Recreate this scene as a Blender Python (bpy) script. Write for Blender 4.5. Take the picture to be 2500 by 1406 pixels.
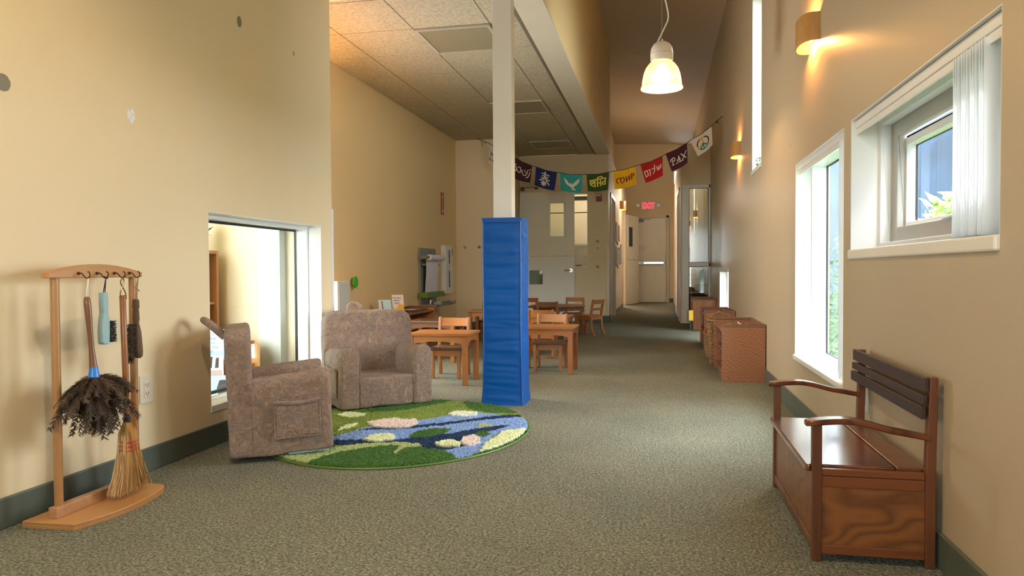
import bpy, bmesh, math, random
from mathutils import Vector, Matrix, noise
random.seed(7)
for o in list(bpy.data.objects): bpy.data.objects.remove(o)
SC = bpy.context.scene
COL = SC.collection

# ------------------------------------------------------------------ camera
cam_d = bpy.data.cameras.new('camera'); cam = bpy.data.objects.new('camera', cam_d); COL.objects.link(cam)
SC.camera = cam
YAW, PIT, ROL = 0.20125959, 0.023881, -0.00510985
fw = Vector((-math.sin(YAW)*math.cos(PIT), math.cos(YAW)*math.cos(PIT), -math.sin(PIT)))
ri = Vector((math.cos(YAW), math.sin(YAW), 0)); up = ri.cross(fw)
r2 = ri*math.cos(ROL)+up*math.sin(ROL); u2 = up*math.cos(ROL)-ri*math.sin(ROL)
cam.matrix_world = Matrix(((r2.x, u2.x, -fw.x, 0), (r2.y, u2.y, -fw.y, 0), (r2.z, u2.z, -fw.z, 0.82), (0, 0, 0, 1)))
cam_d.sensor_width = 36; cam_d.lens = 1770/2500*36; cam_d.clip_start = 0.02; cam_d.clip_end = 200

# ------------------------------------------------------------------ world and lights
SC.view_settings.view_transform = 'Standard'; SC.view_settings.look = 'None'
SC.view_settings.gamma = 1; SC.view_settings.use_curve_mapping = False
SC.view_settings.exposure = 2.1
SC.cycles.use_denoising = True
SC.cycles.max_bounces = 10; SC.cycles.diffuse_bounces = 7; SC.cycles.glossy_bounces = 4
SC.cycles.transmission_bounces = 6; SC.cycles.transparent_max_bounces = 12
SC.cycles.sample_clamp_indirect = 6; SC.cycles.caustics_reflective = False; SC.cycles.caustics_refractive = False
W = bpy.data.worlds.new('overcast_sky'); SC.world = W; W.use_nodes = True
bg = W.node_tree.nodes['Background']; bg.inputs[0].default_value = (0.93, 0.96, 1.0, 1); bg.inputs[1].default_value = 4.4

def area(name, loc, rot, sx, sy, power, color, portal=False):
    l = bpy.data.lights.new(name, 'AREA'); l.shape = 'RECTANGLE'; l.size = sx; l.size_y = sy
    l.energy = power; l.color = color; l.cycles.is_portal = portal
    o = bpy.data.objects.new(name, l); COL.objects.link(o); o.location = loc; o.rotation_euler = rot
    return o
PI = math.pi
def point(name, loc, power, color, r=0.03, parent=None):
    l = bpy.data.lights.new(name, 'POINT'); l.energy = power; l.color = color; l.shadow_soft_size = r
    o = bpy.data.objects.new(name, l); COL.objects.link(o); o.location = loc
    if parent: o.parent = parent; o.location = Vector(loc)-parent.location
    return o
# portals in the window openings guide the sky light (they give off none themselves)
R_IN = (0, PI/2, 0)      # area lamp faces -x
L_IN = (0, -PI/2, 0)     # faces +x
for n_, loc, rot, sx, sy in [
    ('portal_tall', (.98, 3.82, .87), R_IN, 1.1, 1.1), ('portal_near', (.98, 2.5, 1.16), R_IN, .55, 1.3),
    ('portal_slit', (.98, 6.08, 2.35), R_IN, 1.5, .6), ('portal_low', (.98, 9.07, .5), R_IN, .75, 1.3),
    ('portal_left', (-2.33, 3.62, .65), L_IN, 1.0, 1.2), ('portal_class', (-3.02, 5.15, .92), L_IN, 1.25, 1.3),
    ('portal_back', (-.7, -2.75, 1.5), (PI/2, 0, 0), 1.6, 1.4)]:
    area(n_, loc, rot, sx, sy, 1, (1, 1, 1), True)

# ------------------------------------------------------------------ materials
def new_mat(name):
    m = bpy.data.materials.new(name); m.use_nodes = True
    nt = m.node_tree; b = nt.nodes['Principled BSDF']
    return m, nt, b
def N(nt, t, **k):
    n = nt.nodes.new(t)
    for a, v in k.items(): setattr(n, a, v)
    return n
def L(nt, a, b): nt.links.new(a, b)
def coords(nt, scale=(1, 1, 1), rot=(0, 0, 0)):
    tc = N(nt, 'ShaderNodeTexCoord'); mp = N(nt, 'ShaderNodeMapping')
    L(nt, tc.outputs['Object'], mp.inputs[0]); mp.inputs['Scale'].default_value = scale; mp.inputs['Rotation'].default_value = rot
    return mp.outputs[0]
def ramp(nt, fac, stops):
    r = N(nt, 'ShaderNodeValToRGB'); e = r.color_ramp.elements
    while len(e) < len(stops): e.new(0.5)
    for i, (p, c) in enumerate(stops): e[i].position = p; e[i].color = (*c, 1)
    L(nt, fac, r.inputs[0]); return r.outputs[0]
def bump(nt, b, h, strength, dist):
    n = N(nt, 'ShaderNodeBump'); n.inputs['Strength'].default_value = strength; n.inputs['Distance'].default_value = dist
    L(nt, h, n.inputs['Height']); L(nt, n.outputs[0], b.inputs['Normal'])
def plain(name, col, rough=.5, metal=0, var=.06, scale=6, bmp=0, bscale=200, coat=0, spec=.5):
    m, nt, b = new_mat(name)
    v = coords(nt)
    n = N(nt, 'ShaderNodeTexNoise'); n.inputs['Scale'].default_value = scale; n.inputs['Detail'].default_value = 4; L(nt, v, n.inputs['Vector'])
    lo = tuple(c*(1-var) for c in col); hi = tuple(min(1, c*(1+var)) for c in col)
    L(nt, ramp(nt, n.outputs[0], [(.3, lo), (.7, hi)]), b.inputs['Base Color'])
    b.inputs['Roughness'].default_value = rough; b.inputs['Metallic'].default_value = metal
    b.inputs['Specular IOR Level'].default_value = spec; b.inputs['Coat Weight'].default_value = coat
    if bmp:
        n2 = N(nt, 'ShaderNodeTexNoise'); n2.inputs['Scale'].default_value = bscale; n2.inputs['Detail'].default_value = 3; L(nt, v, n2.inputs['Vector'])
        bump(nt, b, n2.outputs[0], bmp, .002)
    return m
def wood(name, light, dark, axis='x', scale=1.0, rough=.35, figure=4.0, coat=.15, aniso=.12, rings=9, mixf=.45):
    m, nt, b = new_mat(name)
    st = {'x': (aniso, 1, 1), 'y': (1, aniso, 1), 'z': (1, 1, aniso)}[axis]
    v = coords(nt, tuple(s*scale for s in st))
    n = N(nt, 'ShaderNodeTexNoise'); n.inputs['Scale'].default_value = figure; n.inputs['Detail'].default_value = 2; L(nt, v, n.inputs['Vector'])
    mul = N(nt, 'ShaderNodeMath', operation='MULTIPLY'); mul.inputs[1].default_value = rings; L(nt, n.outputs[0], mul.inputs[0])
    fr = N(nt, 'ShaderNodeMath', operation='PINGPONG'); fr.inputs[1].default_value = 1; L(nt, mul.outputs[0], fr.inputs[0])
    n2 = N(nt, 'ShaderNodeTexNoise'); n2.inputs['Scale'].default_value = 90; n2.inputs['Detail'].default_value = 5; L(nt, v, n2.inputs['Vector'])
    mx = N(nt, 'ShaderNodeMix'); mx.inputs[0].default_value = mixf; L(nt, fr.outputs[0], mx.inputs[2]); L(nt, n2.outputs[0], mx.inputs[3])
    mid = tuple((a+c)/2 for a, c in zip(light, dark))
    L(nt, ramp(nt, mx.outputs[0], [(.12, dark), (.4, mid), (.75, light)]), b.inputs['Base Color'])
    b.inputs['Roughness'].default_value = rough; b.inputs['Coat Weight'].default_value = coat; b.inputs['Coat Roughness'].default_value = .2
    bump(nt, b, mx.outputs[0], .12, .001)
    return m
M = {}
M['paint'] = plain('cream_wall_paint', (.80, .665, .445), .55, bmp=.25, bscale=260, var=.015, scale=1.5)
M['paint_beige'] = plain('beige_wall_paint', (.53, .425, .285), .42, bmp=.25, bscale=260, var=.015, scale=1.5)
M['paint_yellow'] = plain('warm_yellow_wall_paint', (.80, .59, .30), .5, bmp=.25, bscale=260, var=.015, scale=1.5)
M['white'] = plain('white_paint', (.82, .81, .78), .4, var=.01)
M['white_gloss'] = plain('white_vinyl', (.86, .87, .87), .3, var=.01)
M['doorpaint'] = plain('off_white_door_paint', (.84, .80, .71), .4, var=.02)
M['trimpaint'] = plain('putty_trim_paint', (.66, .60, .49), .4, var=.02)
M['greysash'] = plain('grey_aluminium_sash', (.40, .37, .33), .45, var=.02)
M['base'] = plain('green_grey_rubber_base', (.095, .115, .095), .4, var=.05)
M['black'] = plain('black_rubber', (.015, .017, .016), .5)
M['chrome'] = plain('brushed_steel', (.62, .62, .6), .22, metal=1, var=.02)
M['alu'] = plain('aluminium', (.6, .6, .6), .4, metal=.8, var=.02)
M['oak'] = wood('honey_oak', (.44, .175, .045), (.26, .085, .02), 'x')
M['oakz'] = wood('honey_oak_upright', (.40, .155, .045), (.24, .08, .02), 'z')
M['oaky'] = wood('honey_oak_cross', (.43, .17, .05), (.26, .085, .02), 'x')
M['paleoak'] = wood('pale_oak', (.48, .25, .12), (.28, .12, .05), 'x')
M['paleoakz'] = wood('pale_oak_upright', (.46, .22, .095), (.28, .12, .045), 'z')
M['brownwood'] = wood('dark_brown_wood', (.15, .065, .035), (.07, .03, .018), 'x', rough=.3)
M['midwood'] = wood('walnut_wood', (.26, .125, .06), (.14, .06, .03), 'x')
M['shelfoak'] = wood('red_oak_panel', (.42, .205, .11), (.25, .105, .05), 'z', scale=1.0, figure=9, rough=.5, coat=0)
def chevron_mat():
    m, nt, b = new_mat('zigzag_grained_oak'); v = coords(nt); s_ = N(nt, 'ShaderNodeSeparateXYZ'); L(nt, v, s_.inputs[0])
    def mth(op, a, c=None, d=None):
        n = N(nt, 'ShaderNodeMath', operation=op)
        for i, q in enumerate((a, c, d)):
            if q is None: continue
            if isinstance(q, (int, float)): n.inputs[i].default_value = q
            else: L(nt, q, n.inputs[i])
        return n.outputs[0]
    nz = N(nt, 'ShaderNodeTexNoise'); nz.inputs['Scale'].default_value = 9; nz.inputs['Detail'].default_value = 3; L(nt, v, nz.inputs['Vector'])
    pp = mth('PINGPONG', mth('ADD', s_.outputs[0], mth('MULTIPLY', nz.outputs[0], .06)), .024)
    h = mth('ADD', mth('MULTIPLY', s_.outputs[2], 250), mth('ADD', mth('MULTIPLY', pp, 320), mth('MULTIPLY', nz.outputs[0], 20)))
    w_ = mth('MULTIPLY_ADD', mth('SINE', h), .5, .5)
    L(nt, ramp(nt, w_, [(.1, (.27, .105, .045)), (.6, (.34, .145, .065)), (.95, (.39, .18, .085))]), b.inputs['Base Color']); b.inputs['Roughness'].default_value = .5
    return m
M['chevron'] = chevron_mat()
M['shelfedge'] = wood('worn_red_oak_edge', (.30, .145, .085), (.16, .07, .04), 'x', rough=.5, coat=0)
M['shelforange'] = wood('orange_oak_panel', (.58, .24, .07), (.40, .145, .04), 'z', figure=6)
M['bench'] = wood('reddish_teak', (.205, .062, .018), (.095, .026, .008), 'x', rough=.3, coat=.3, figure=5)
M['benchz'] = wood('reddish_teak_upright', (.17, .055, .02), (.09, .028, .011), 'z', rough=.35, coat=.2)
M['benchseat'] = wood('polished_red_teak', (.19, .050, .018), (.085, .020, .008), 'y', rough=.22, coat=.45, figure=6, aniso=.3, rings=12, mixf=.3)
M['benchpanel'] = wood('figured_teak_panel', (.25, .088, .022), (.135, .044, .012), 'x', scale=1.0, rough=.38, coat=.15, figure=5, aniso=.4, rings=26, mixf=.3)
M['slat'] = wood('dark_weathered_slat', (.055, .025, .017), (.028, .013, .009), 'y', rough=.45, coat=0)
M['birch'] = wood('birch_wood', (.58, .30, .10), (.44, .20, .06), 'y', rough=.4, figure=2)
M['birchz'] = wood('birch_dowel', (.46, .24, .09), (.34, .16, .055), 'z', rough=.4, figure=2)
M['handlewood'] = wood('brown_turned_wood', (.27, .12, .05), (.17, .07, .03), 'z', rough=.3)
M['darkhandle'] = wood('weathered_dark_wood', (.17, .10, .06), (.06, .032, .02), 'z', rough=.6, coat=0)
M['blue'] = plain('blue_vinyl', (.0, .09, .40), .42, var=.10, scale=3, bmp=.1, bscale=90, spec=.2)
M['seamblue'] = plain('navy_vinyl_seam', (.01, .05, .26), .35)
M['bluepiece'] = plain('blue_plastic', (.03, .22, .75), .3)
M['paleblue'] = plain('pale_blue_paint', (.30, .47, .52), .4)
M['bristleblack'] = plain('black_bristle', (.012, .011, .010), .6, var=.3, scale=80)
M['bristledark'] = plain('dark_brown_bristle', (.05, .033, .02), .7, var=.4, scale=80)
M['straw'] = wood('broom_corn', (.72, .48, .22), (.38, .21, .075), 'z', figure=110, aniso=.05, rings=3, mixf=.3, coat=0, rough=.6)
M['redthread'] = plain('red_thread', (.62, .04, .04), .6)
M['feather'] = plain('brown_ostrich_feather', (.085, .052, .033), .8, var=.6, scale=30)
M['cord'] = plain('dark_cord', (.03, .025, .03), .8)
M['tan_cord'] = plain('tan_cord', (.35, .22, .10), .8)
M['white_cord'] = plain('white_cord', (.8, .78, .72), .6)
M['hook'] = plain('bronze_hook', (.10, .06, .035), .35, metal=.8)
M['ivory'] = plain('ivory_plastic', (.74, .68, .57), .35, var=.01)
M['greymetal'] = plain('grey_enamel', (.22, .235, .215), .45)
M['greylight'] = plain('pale_grey_enamel', (.55, .56, .55), .45)
M['green'] = plain('green_paint', (.12, .22, .035), .45)
M['leafgreen'] = plain('leaf_green_paint', (.06, .42, .03), .4)
M['paper'] = plain('white_paper', (.80, .78, .84), .8, var=.01)
M['red'] = plain('red_plastic', (.48, .03, .03), .4)
M['alarmred'] = plain('dark_red_plastic', (.30, .02, .03), .4)
M['yellow'] = plain('yellow_card', (.85, .50, .04), .6)
M['teal'] = plain('teal_card', (.05, .42, .50), .6)
M['lightblue'] = plain('light_blue_card', (.42, .70, .88), .6)
M['navy'] = plain('navy_card', (.03, .06, .25), .6)
M['creamcard'] = plain('cream_card', (.82, .78, .66), .7)
M['grey'] = plain('grey_card', (.35, .35, .36), .6)
M['ink'] = plain('grey_ink', (.10, .11, .17), .7)
M['tealink'] = plain('teal_ink', (.12, .35, .42), .7)
M['pebble'] = plain('pebble_grey', (.30, .29, .27), .6)
M['patchgrey'] = plain('grey_putty_patch', (.25, .23, .19), .7)
M['patchpink'] = plain('pinkish_putty_patch', (.48, .36, .32), .7)
M['patchwhite'] = plain('white_patch', (.85, .85, .9), .6, var=.2, scale=60)
M['stucco_blue'] = plain('blue_stucco', (.022, .075, .20), .8, var=.35, scale=1.6)
M['stucco_pale'] = plain('pale_stucco', (.66, .67, .60), .8, var=.04)
M['ground'] = plain('green_ground', (.06, .12, .03), .9, var=.4)
M['foliage'] = plain('yellow_green_foliage', (.30, .48, .10), .6, var=.5, scale=20)
M['foliage2'] = plain('soft_green_foliage', (.05, .13, .04), .6, var=.4, scale=20)
M['darkint'] = plain('dark_interior', (.05, .05, .05), .7)
M['darkcloth'] = plain('dark_blue_cloth', (.03, .035, .06), .8)
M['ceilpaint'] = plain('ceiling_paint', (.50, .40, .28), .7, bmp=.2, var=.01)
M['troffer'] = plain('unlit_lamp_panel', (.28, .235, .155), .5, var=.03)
M['gridmetal_shaded'] = plain('ceiling_grid_metal_shaded', (.17, .145, .10), .6)  # shadow put into the metal's colour so the grid shows as dark lines
M['trofframe'] = plain('lamp_frame_metal', (.45, .42, .35), .4)
M['post'] = plain('white_post_paint', (.80, .77, .72), .35, var=.01)
M['sconce'] = wood('maple_veneer', (.62, .33, .10), (.50, .24, .06), 'y', rough=.4, figure=2, coat=0)
M['lampwhite'] = plain('cream_lamp_enamel', (.80, .74, .62), .35)
M['wicker'] = wood('brown_wicker', (.40, .22, .09), (.17, .08, .03), 'x', rough=.6, coat=0, figure=20)

def emis(name, col, s):
    m, nt, b = new_mat(name); b.inputs['Base Color'].default_value = (*col, 1)
    b.inputs['Emission Color'].default_value = (*col, 1); b.inputs['Emission Strength'].default_value = s
    return m
M['exitred'] = emis('lit_red_exit_letter', (1.0, .06, .10), .28)
M['bulbglow'] = emis('glowing_bulb', (1.0, .78, .42), 3)
M['bulbsmall'] = emis('glowing_sconce_bulb', (1.0, .62, .16), 6)
def glass(name, tint=(.93, .97, .96), rough=0.0):
    m, nt, b = new_mat(name); nt.nodes.remove(b)
    out = nt.nodes['Material Output']; tr = N(nt, 'ShaderNodeBsdfTransparent'); tr.inputs[0].default_value = (*tint, 1)
    gl = N(nt, 'ShaderNodeBsdfGlossy'); gl.inputs['Roughness'].default_value = rough
    fr = N(nt, 'ShaderNodeFresnel'); fr.inputs[0].default_value = 1.5
    geo = N(nt, 'ShaderNodeNewGeometry'); mu = N(nt, 'ShaderNodeMath', operation='MULTIPLY'); sub = N(nt, 'ShaderNodeMath', operation='SUBTRACT')
    sub.inputs[0].default_value = 1; L(nt, geo.outputs['Backfacing'], sub.inputs[1]); dm = N(nt, 'ShaderNodeMath', operation='MINIMUM'); dm.inputs[1].default_value = .12; L(nt, fr.outputs[0], dm.inputs[0]); L(nt, dm.outputs[0], mu.inputs[0]); L(nt, sub.outputs[0], mu.inputs[1])
    mx = N(nt, 'ShaderNodeMixShader'); L(nt, mu.outputs[0], mx.inputs[0]); L(nt, tr.outputs[0], mx.inputs[1]); L(nt, gl.outputs[0], mx.inputs[2])
    L(nt, mx.outputs[0], out.inputs[0]); return m
M['glass'] = glass('window_glass')
M['glassdoor'] = glass('door_glass', (.8, .84, .8))

def carpet_mat():
    m, nt, b = new_mat('sage_loop_carpet')
    v = coords(nt)
    vo = N(nt, 'ShaderNodeTexVoronoi'); vo.inputs['Scale'].default_value = 150; L(nt, v, vo.inputs['Vector'])
    n = N(nt, 'ShaderNodeTexNoise'); n.inputs['Scale'].default_value = 110; n.inputs['Detail'].default_value = 3; L(nt, v, n.inputs['Vector'])
    n2 = N(nt, 'ShaderNodeTexNoise'); n2.inputs['Scale'].default_value = 2.2; n2.inputs['Detail'].default_value = 4; L(nt, v, n2.inputs['Vector'])
    c1 = ramp(nt, n.outputs[0], [(.32, (.15, .15, .11)), (.5, (.28, .285, .22)), (.7, (.44, .445, .36))])
    c2 = ramp(nt, n2.outputs[0], [(.3, (.88, .88, .88)), (.7, (1.08, 1.06, 1.02))])
    mx = N(nt, 'ShaderNodeMix', data_type='RGBA', blend_type='MULTIPLY'); mx.inputs[0].default_value = 1
    L(nt, c1, mx.inputs[6]); L(nt, c2, mx.inputs[7])
    c3 = ramp(nt, vo.outputs['Distance'], [(.0, (1.12, 1.12, 1.12)), (.75, (.55, .55, .55))])
    mx2 = N(nt, 'ShaderNodeMix', data_type='RGBA', blend_type='MULTIPLY'); mx2.inputs[0].default_value = 1
    L(nt, mx.outputs[2], mx2.inputs[6]); L(nt, c3, mx2.inputs[7]); L(nt, mx2.outputs[2], b.inputs['Base Color'])
    b.inputs['Roughness'].default_value = .95; b.inputs['Specular IOR Level'].default_value = .15
    inv = N(nt, 'ShaderNodeMath', operation='SUBTRACT'); inv.inputs[0].default_value = 1; L(nt, vo.outputs['Distance'], inv.inputs[1])
    bump(nt, b, inv.outputs[0], .9, .004)
    return m
M['carpet'] = carpet_mat()
def plush_mat():
    m, nt, b = new_mat('brown_plush')
    v = coords(nt)
    nd = N(nt, 'ShaderNodeTexNoise'); nd.inputs['Scale'].default_value = 9; nd.inputs['Detail'].default_value = 2; L(nt, v, nd.inputs['Vector'])
    ad = N(nt, 'ShaderNodeMix', data_type='VECTOR'); ad.inputs[0].default_value = .28; L(nt, v, ad.inputs[4]); L(nt, nd.outputs['Color'], ad.inputs[5])
    mp = N(nt, 'ShaderNodeMapping'); mp.inputs['Scale'].default_value = (1, 1, 2.6); L(nt, ad.outputs[1], mp.inputs[0])
    n = N(nt, 'ShaderNodeTexNoise'); n.inputs['Scale'].default_value = 42; n.inputs['Detail'].default_value = 5; n.inputs['Roughness'].default_value = .65; L(nt, mp.outputs[0], n.inputs['Vector'])
    f = N(nt, 'ShaderNodeTexNoise'); f.inputs['Scale'].default_value = 420; f.inputs['Detail'].default_value = 2; L(nt, v, f.inputs['Vector'])
    big = N(nt, 'ShaderNodeTexNoise'); big.inputs['Scale'].default_value = 5; L(nt, v, big.inputs['Vector'])
    c1 = ramp(nt, n.outputs[0], [(.28, (.22, .13, .085)), (.5, (.41, .26, .185)), (.75, (.64, .44, .34))])
    c2 = ramp(nt, f.outputs[0], [(.3, (.86, .86, .86)), (.7, (1.12, 1.12, 1.12))])
    mx = N(nt, 'ShaderNodeMix', data_type='RGBA', blend_type='MULTIPLY'); mx.inputs[0].default_value = 1; L(nt, c1, mx.inputs[6]); L(nt, c2, mx.inputs[7])
    L(nt, mx.outputs[2], b.inputs['Base Color'])
    b.inputs['Roughness'].default_value = .9; b.inputs['Sheen Weight'].default_value = .5; b.inputs['Sheen Roughness'].default_value = .4; b.inputs['Specular IOR Level'].default_value = .2
    s = N(nt, 'ShaderNodeMath', operation='MULTIPLY_ADD'); s.inputs[1].default_value = .25; L(nt, f.outputs[0], s.inputs[0]); L(nt, n.outputs[0], s.inputs[2])
    bump(nt, b, s.outputs[0], 1.0, .022)
    return m
M['plush'] = plush_mat()
def tile_mat():
    m, nt, b = new_mat('ceiling_tile')
    v = coords(nt)
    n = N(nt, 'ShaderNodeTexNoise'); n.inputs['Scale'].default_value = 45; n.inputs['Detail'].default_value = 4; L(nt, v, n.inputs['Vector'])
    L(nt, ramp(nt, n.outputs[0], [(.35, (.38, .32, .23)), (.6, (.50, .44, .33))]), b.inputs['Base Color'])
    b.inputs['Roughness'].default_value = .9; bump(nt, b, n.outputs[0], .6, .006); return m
M['tile'] = tile_mat()

# ------------------------------------------------------------------ mesh builder
class MB:
    def __init__(s): s.v = []; s.f = []; s.mi = []; s.cur = 0; s.sm = []; s.smooth = False
    def add(s, vs, fs):
        b = len(s.v); s.v += [Vector(p) for p in vs]
        for f in fs: s.f.append([b+i for i in f]); s.mi.append(s.cur); s.sm.append(s.smooth)
        return s
    def box(s, x0, y0, z0, x1, y1, z1, M4=None):
        if x0 > x1: x0, x1 = x1, x0
        if y0 > y1: y0, y1 = y1, y0
        if z0 > z1: z0, z1 = z1, z0
        vs = [Vector(p) for p in ((x0, y0, z0), (x1, y0, z0), (x1, y1, z0), (x0, y1, z0), (x0, y0, z1), (x1, y0, z1), (x1, y1, z1), (x0, y1, z1))]
        if M4 is not None: vs = [M4 @ p for p in vs]
        return s.add(vs, [(0, 3, 2, 1), (4, 5, 6, 7), (0, 1, 5, 4), (1, 2, 6, 5), (2, 3, 7, 6), (3, 0, 4, 7)])
    def gbox(s, x0, y0, z0, x1, y1, z1, nx, ny, nz, fn=None):
        # box with gridded faces
        def face(o, du, dv, nu, nv):
            vs = []; fs = []
            for j in range(nv+1):
                for i in range(nu+1):
                    p = Vector(o)+Vector(du)*(i/nu)+Vector(dv)*(j/nv); vs.append(fn(p) if fn else p)
            for j in range(nv):
                for i in range(nu):
                    a = j*(nu+1)+i; fs.append((a, a+1, a+nu+2, a+nu+1))
            s.add(vs, fs)
        X, Y, Z = x1-x0, y1-y0, z1-z0
        face((x0, y0, z0), (X, 0, 0), (0, 0, Z), nx, nz); face((x1, y1, z0), (-X, 0, 0), (0, 0, Z), nx, nz)
        face((x1, y0, z0), (0, Y, 0), (0, 0, Z), ny, nz); face((x0, y1, z0), (0, -Y, 0), (0, 0, Z), ny, nz)
        face((x0, y0, z1), (X, 0, 0), (0, Y, 0), nx, ny); face((x0, y1, z0), (X, 0, 0), (0, -Y, 0), nx, ny)
        return s
    def tube(s, pts, r, n=8, cap=True):
        pts = [Vector(p) for p in pts]; rs = r if isinstance(r, (list, tuple)) else [r]*len(pts)
        vs = []; fs = []; prev = None
        for i, p in enumerate(pts):
            t = (pts[min(i+1, len(pts)-1)]-pts[max(i-1, 0)]).normalized()
            if prev is None: u = t.orthogonal().normalized()
            else:
                u = prev-t*prev.dot(t)
                u = u.normalized() if u.length > 1e-6 else t.orthogonal().normalized()
            prev = u; w = t.cross(u)
            for k in range(n):
                a = 2*PI*k/n; vs.append(p+(u*math.cos(a)+w*math.sin(a))*rs[i])
        for i in range(len(pts)-1):
            for k in range(n):
                a = i*n+k; b = i*n+(k+1) % n; fs.append((a, b, b+n, a+n))
        if cap: fs.append(tuple(range(n-1, -1, -1))); fs.append(tuple((len(pts)-1)*n+k for k in range(n)))
        return s.add(vs, fs)
    def lathe(s, prof, c=(0, 0, 0), n=24, M4=None, cap=True):
        vs = []; fs = []; c = Vector(c)
        for r, z in prof:
            for k in range(n):
                a = 2*PI*k/n; p = Vector((r*math.cos(a), r*math.sin(a), z)); p = (M4 @ p) if M4 is not None else p+c; vs.append(p)
        for i in range(len(prof)-1):
            for k in range(n):
                a = i*n+k; b = i*n+(k+1) % n; fs.append((a, b, b+n, a+n))
        if cap: fs.append(tuple(range(n-1, -1, -1))); fs.append(tuple((len(prof)-1)*n+k for k in range(n)))
        return s.add(vs, fs)
    def prism(s, poly, fn0, fn1):
        # poly: 2D outline; fn0/fn1 map (a, b) to the two faces
        n = len(poly); vs = [fn0(*p) for p in poly]+[fn1(*p) for p in poly]
        fs = [tuple(range(n-1, -1, -1)), tuple(range(n, 2*n))]+[(i, (i+1) % n, (i+1) % n+n, i+n) for i in range(n)]
        return s.add(vs, fs)
    def sphere(s, c, r, n=12, sz=1):
        pr = [(max(1e-4, r*math.sin(PI*i/n)), -r*math.cos(PI*i/n)*sz) for i in range(n+1)]
        return s.lathe(pr, c, n*2)
    def ribbon(s, lines, w, fn, t=0.0, round_end=True):
        # strokes in 2D mapped by fn(a, b, off)
        for ln in lines:
            ln = [Vector((p[0], p[1])) for p in ln]
            for i in range(len(ln)-1):
                a, b = ln[i], ln[i+1]; d = b-a
                if d.length < 1e-6: continue
                d.normalize(); nn = Vector((-d.y, d.x))*w/2; e = d*w*.35
                q = [a-e-nn, b+e-nn, b+e+nn, a-e+nn]
                s.add([fn(p.x, p.y, t) for p in q]+[fn(p.x, p.y, 0) for p in q], [(0, 1, 2, 3), (7, 6, 5, 4), (0, 4, 5, 1), (1, 5, 6, 2), (2, 6, 7, 3), (3, 7, 4, 0)])
        return s
    def build(s, name, mats, parent=None, bevel=0, seg=2, recalc=True, label=None, sm=False):
        me = bpy.data.meshes.new(name)
        inv = parent.matrix_world.inverted() if parent is not None else None
        if parent is not None:
            bpy.context.view_layer.update(); inv = parent.matrix_world.inverted()
        me.from_pydata([tuple(inv @ p) if inv is not None else tuple(p) for p in s.v], [], s.f)
        if recalc:
            bm = bmesh.new(); bm.from_mesh(me); bmesh.ops.remove_doubles(bm, verts=bm.verts, dist=1e-6) if not s.mi or max(s.mi) == 0 else None
            bmesh.ops.recalc_face_normals(bm, faces=bm.faces); bm.to_mesh(me); bm.free()
        if not isinstance(mats, (list, tuple)): mats = [mats]
        for m in mats: me.materials.append(m)
        if len(mats) > 1 and len(me.polygons) == len(s.mi):
            for p, i in zip(me.polygons, s.mi): p.material_index = i
        if sm:
            for p in me.polygons: p.use_smooth = True
            try: me.set_sharp_from_angle(angle=math.radians(38))
            except Exception: pass
        o = bpy.data.objects.new(name, me); COL.objects.link(o)
        if parent is not None: o.parent = parent
        if bevel:
            b = o.modifiers.new('bevel', 'BEVEL'); b.width = bevel; b.segments = seg; b.limit_method = 'ANGLE'; b.angle_limit = math.radians(40)
        if label: o['label'] = label
        return o
def thing(name, label, cat, loc=(0, 0, 0), rz=0, group=None, kind=None):
    o = bpy.data.objects.new(name, None); COL.objects.link(o); o.location = loc; o.rotation_euler = (0, 0, rz); o.empty_display_size = .05
    if kind: o['kind'] = kind
    else:
        o['label'] = label; o['category'] = cat
        if group: o['group'] = group
    if kind and label: o['label'] = label
    bpy.context.view_layer.update()
    return o
def tag(o, label, cat, group=None):
    o['label'] = label; o['category'] = cat
    if group: o['group'] = group
    return o
def struct(o, label=None):
    o['kind'] = 'structure'
    if label: o['label'] = label
    return o
def centre(o):
    # put a top-level mesh's origin at the middle of its underside
    vs = [v.co for v in o.data.vertices]; c = Vector(((min(v.x for v in vs)+max(v.x for v in vs))/2, (min(v.y for v in vs)+max(v.y for v in vs))/2, min(v.z for v in vs)))
    o.data.transform(Matrix.Translation(-c)); o.location = c; return o
def copy_thing(root, loc, rz, label, name=None):
    r = root.copy(); COL.objects.link(r); r.location = loc; r.rotation_euler = (0, 0, rz); r['label'] = label
    def rec(a, b):
        for ch in list(a.children):
            c = ch.copy(); COL.objects.link(c); c.parent = b; rec(ch, c)
    rec(root, r)
    return r
def Y(x): return Vector(x)
def textmesh(s, size, fn, mat, name, parent, t=.001, weight=0):
    cu = bpy.data.curves.new('t', 'FONT'); cu.body = s; cu.size = size; cu.extrude = t; cu.offset = weight; cu.align_x = 'CENTER'; cu.resolution_u = 3
    o = bpy.data.objects.new('t', cu); COL.objects.link(o); bpy.context.view_layer.update()
    me = bpy.data.meshes.new_from_object(o.evaluated_get(bpy.context.evaluated_depsgraph_get())); bpy.data.objects.remove(o)
    mb = MB(); mb.add([fn(v.co.x, v.co.y, v.co.z+t) for v in me.vertices], [tuple(p.vertices) for p in me.polygons])
    return mb.build(name, mat, parent)

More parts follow.
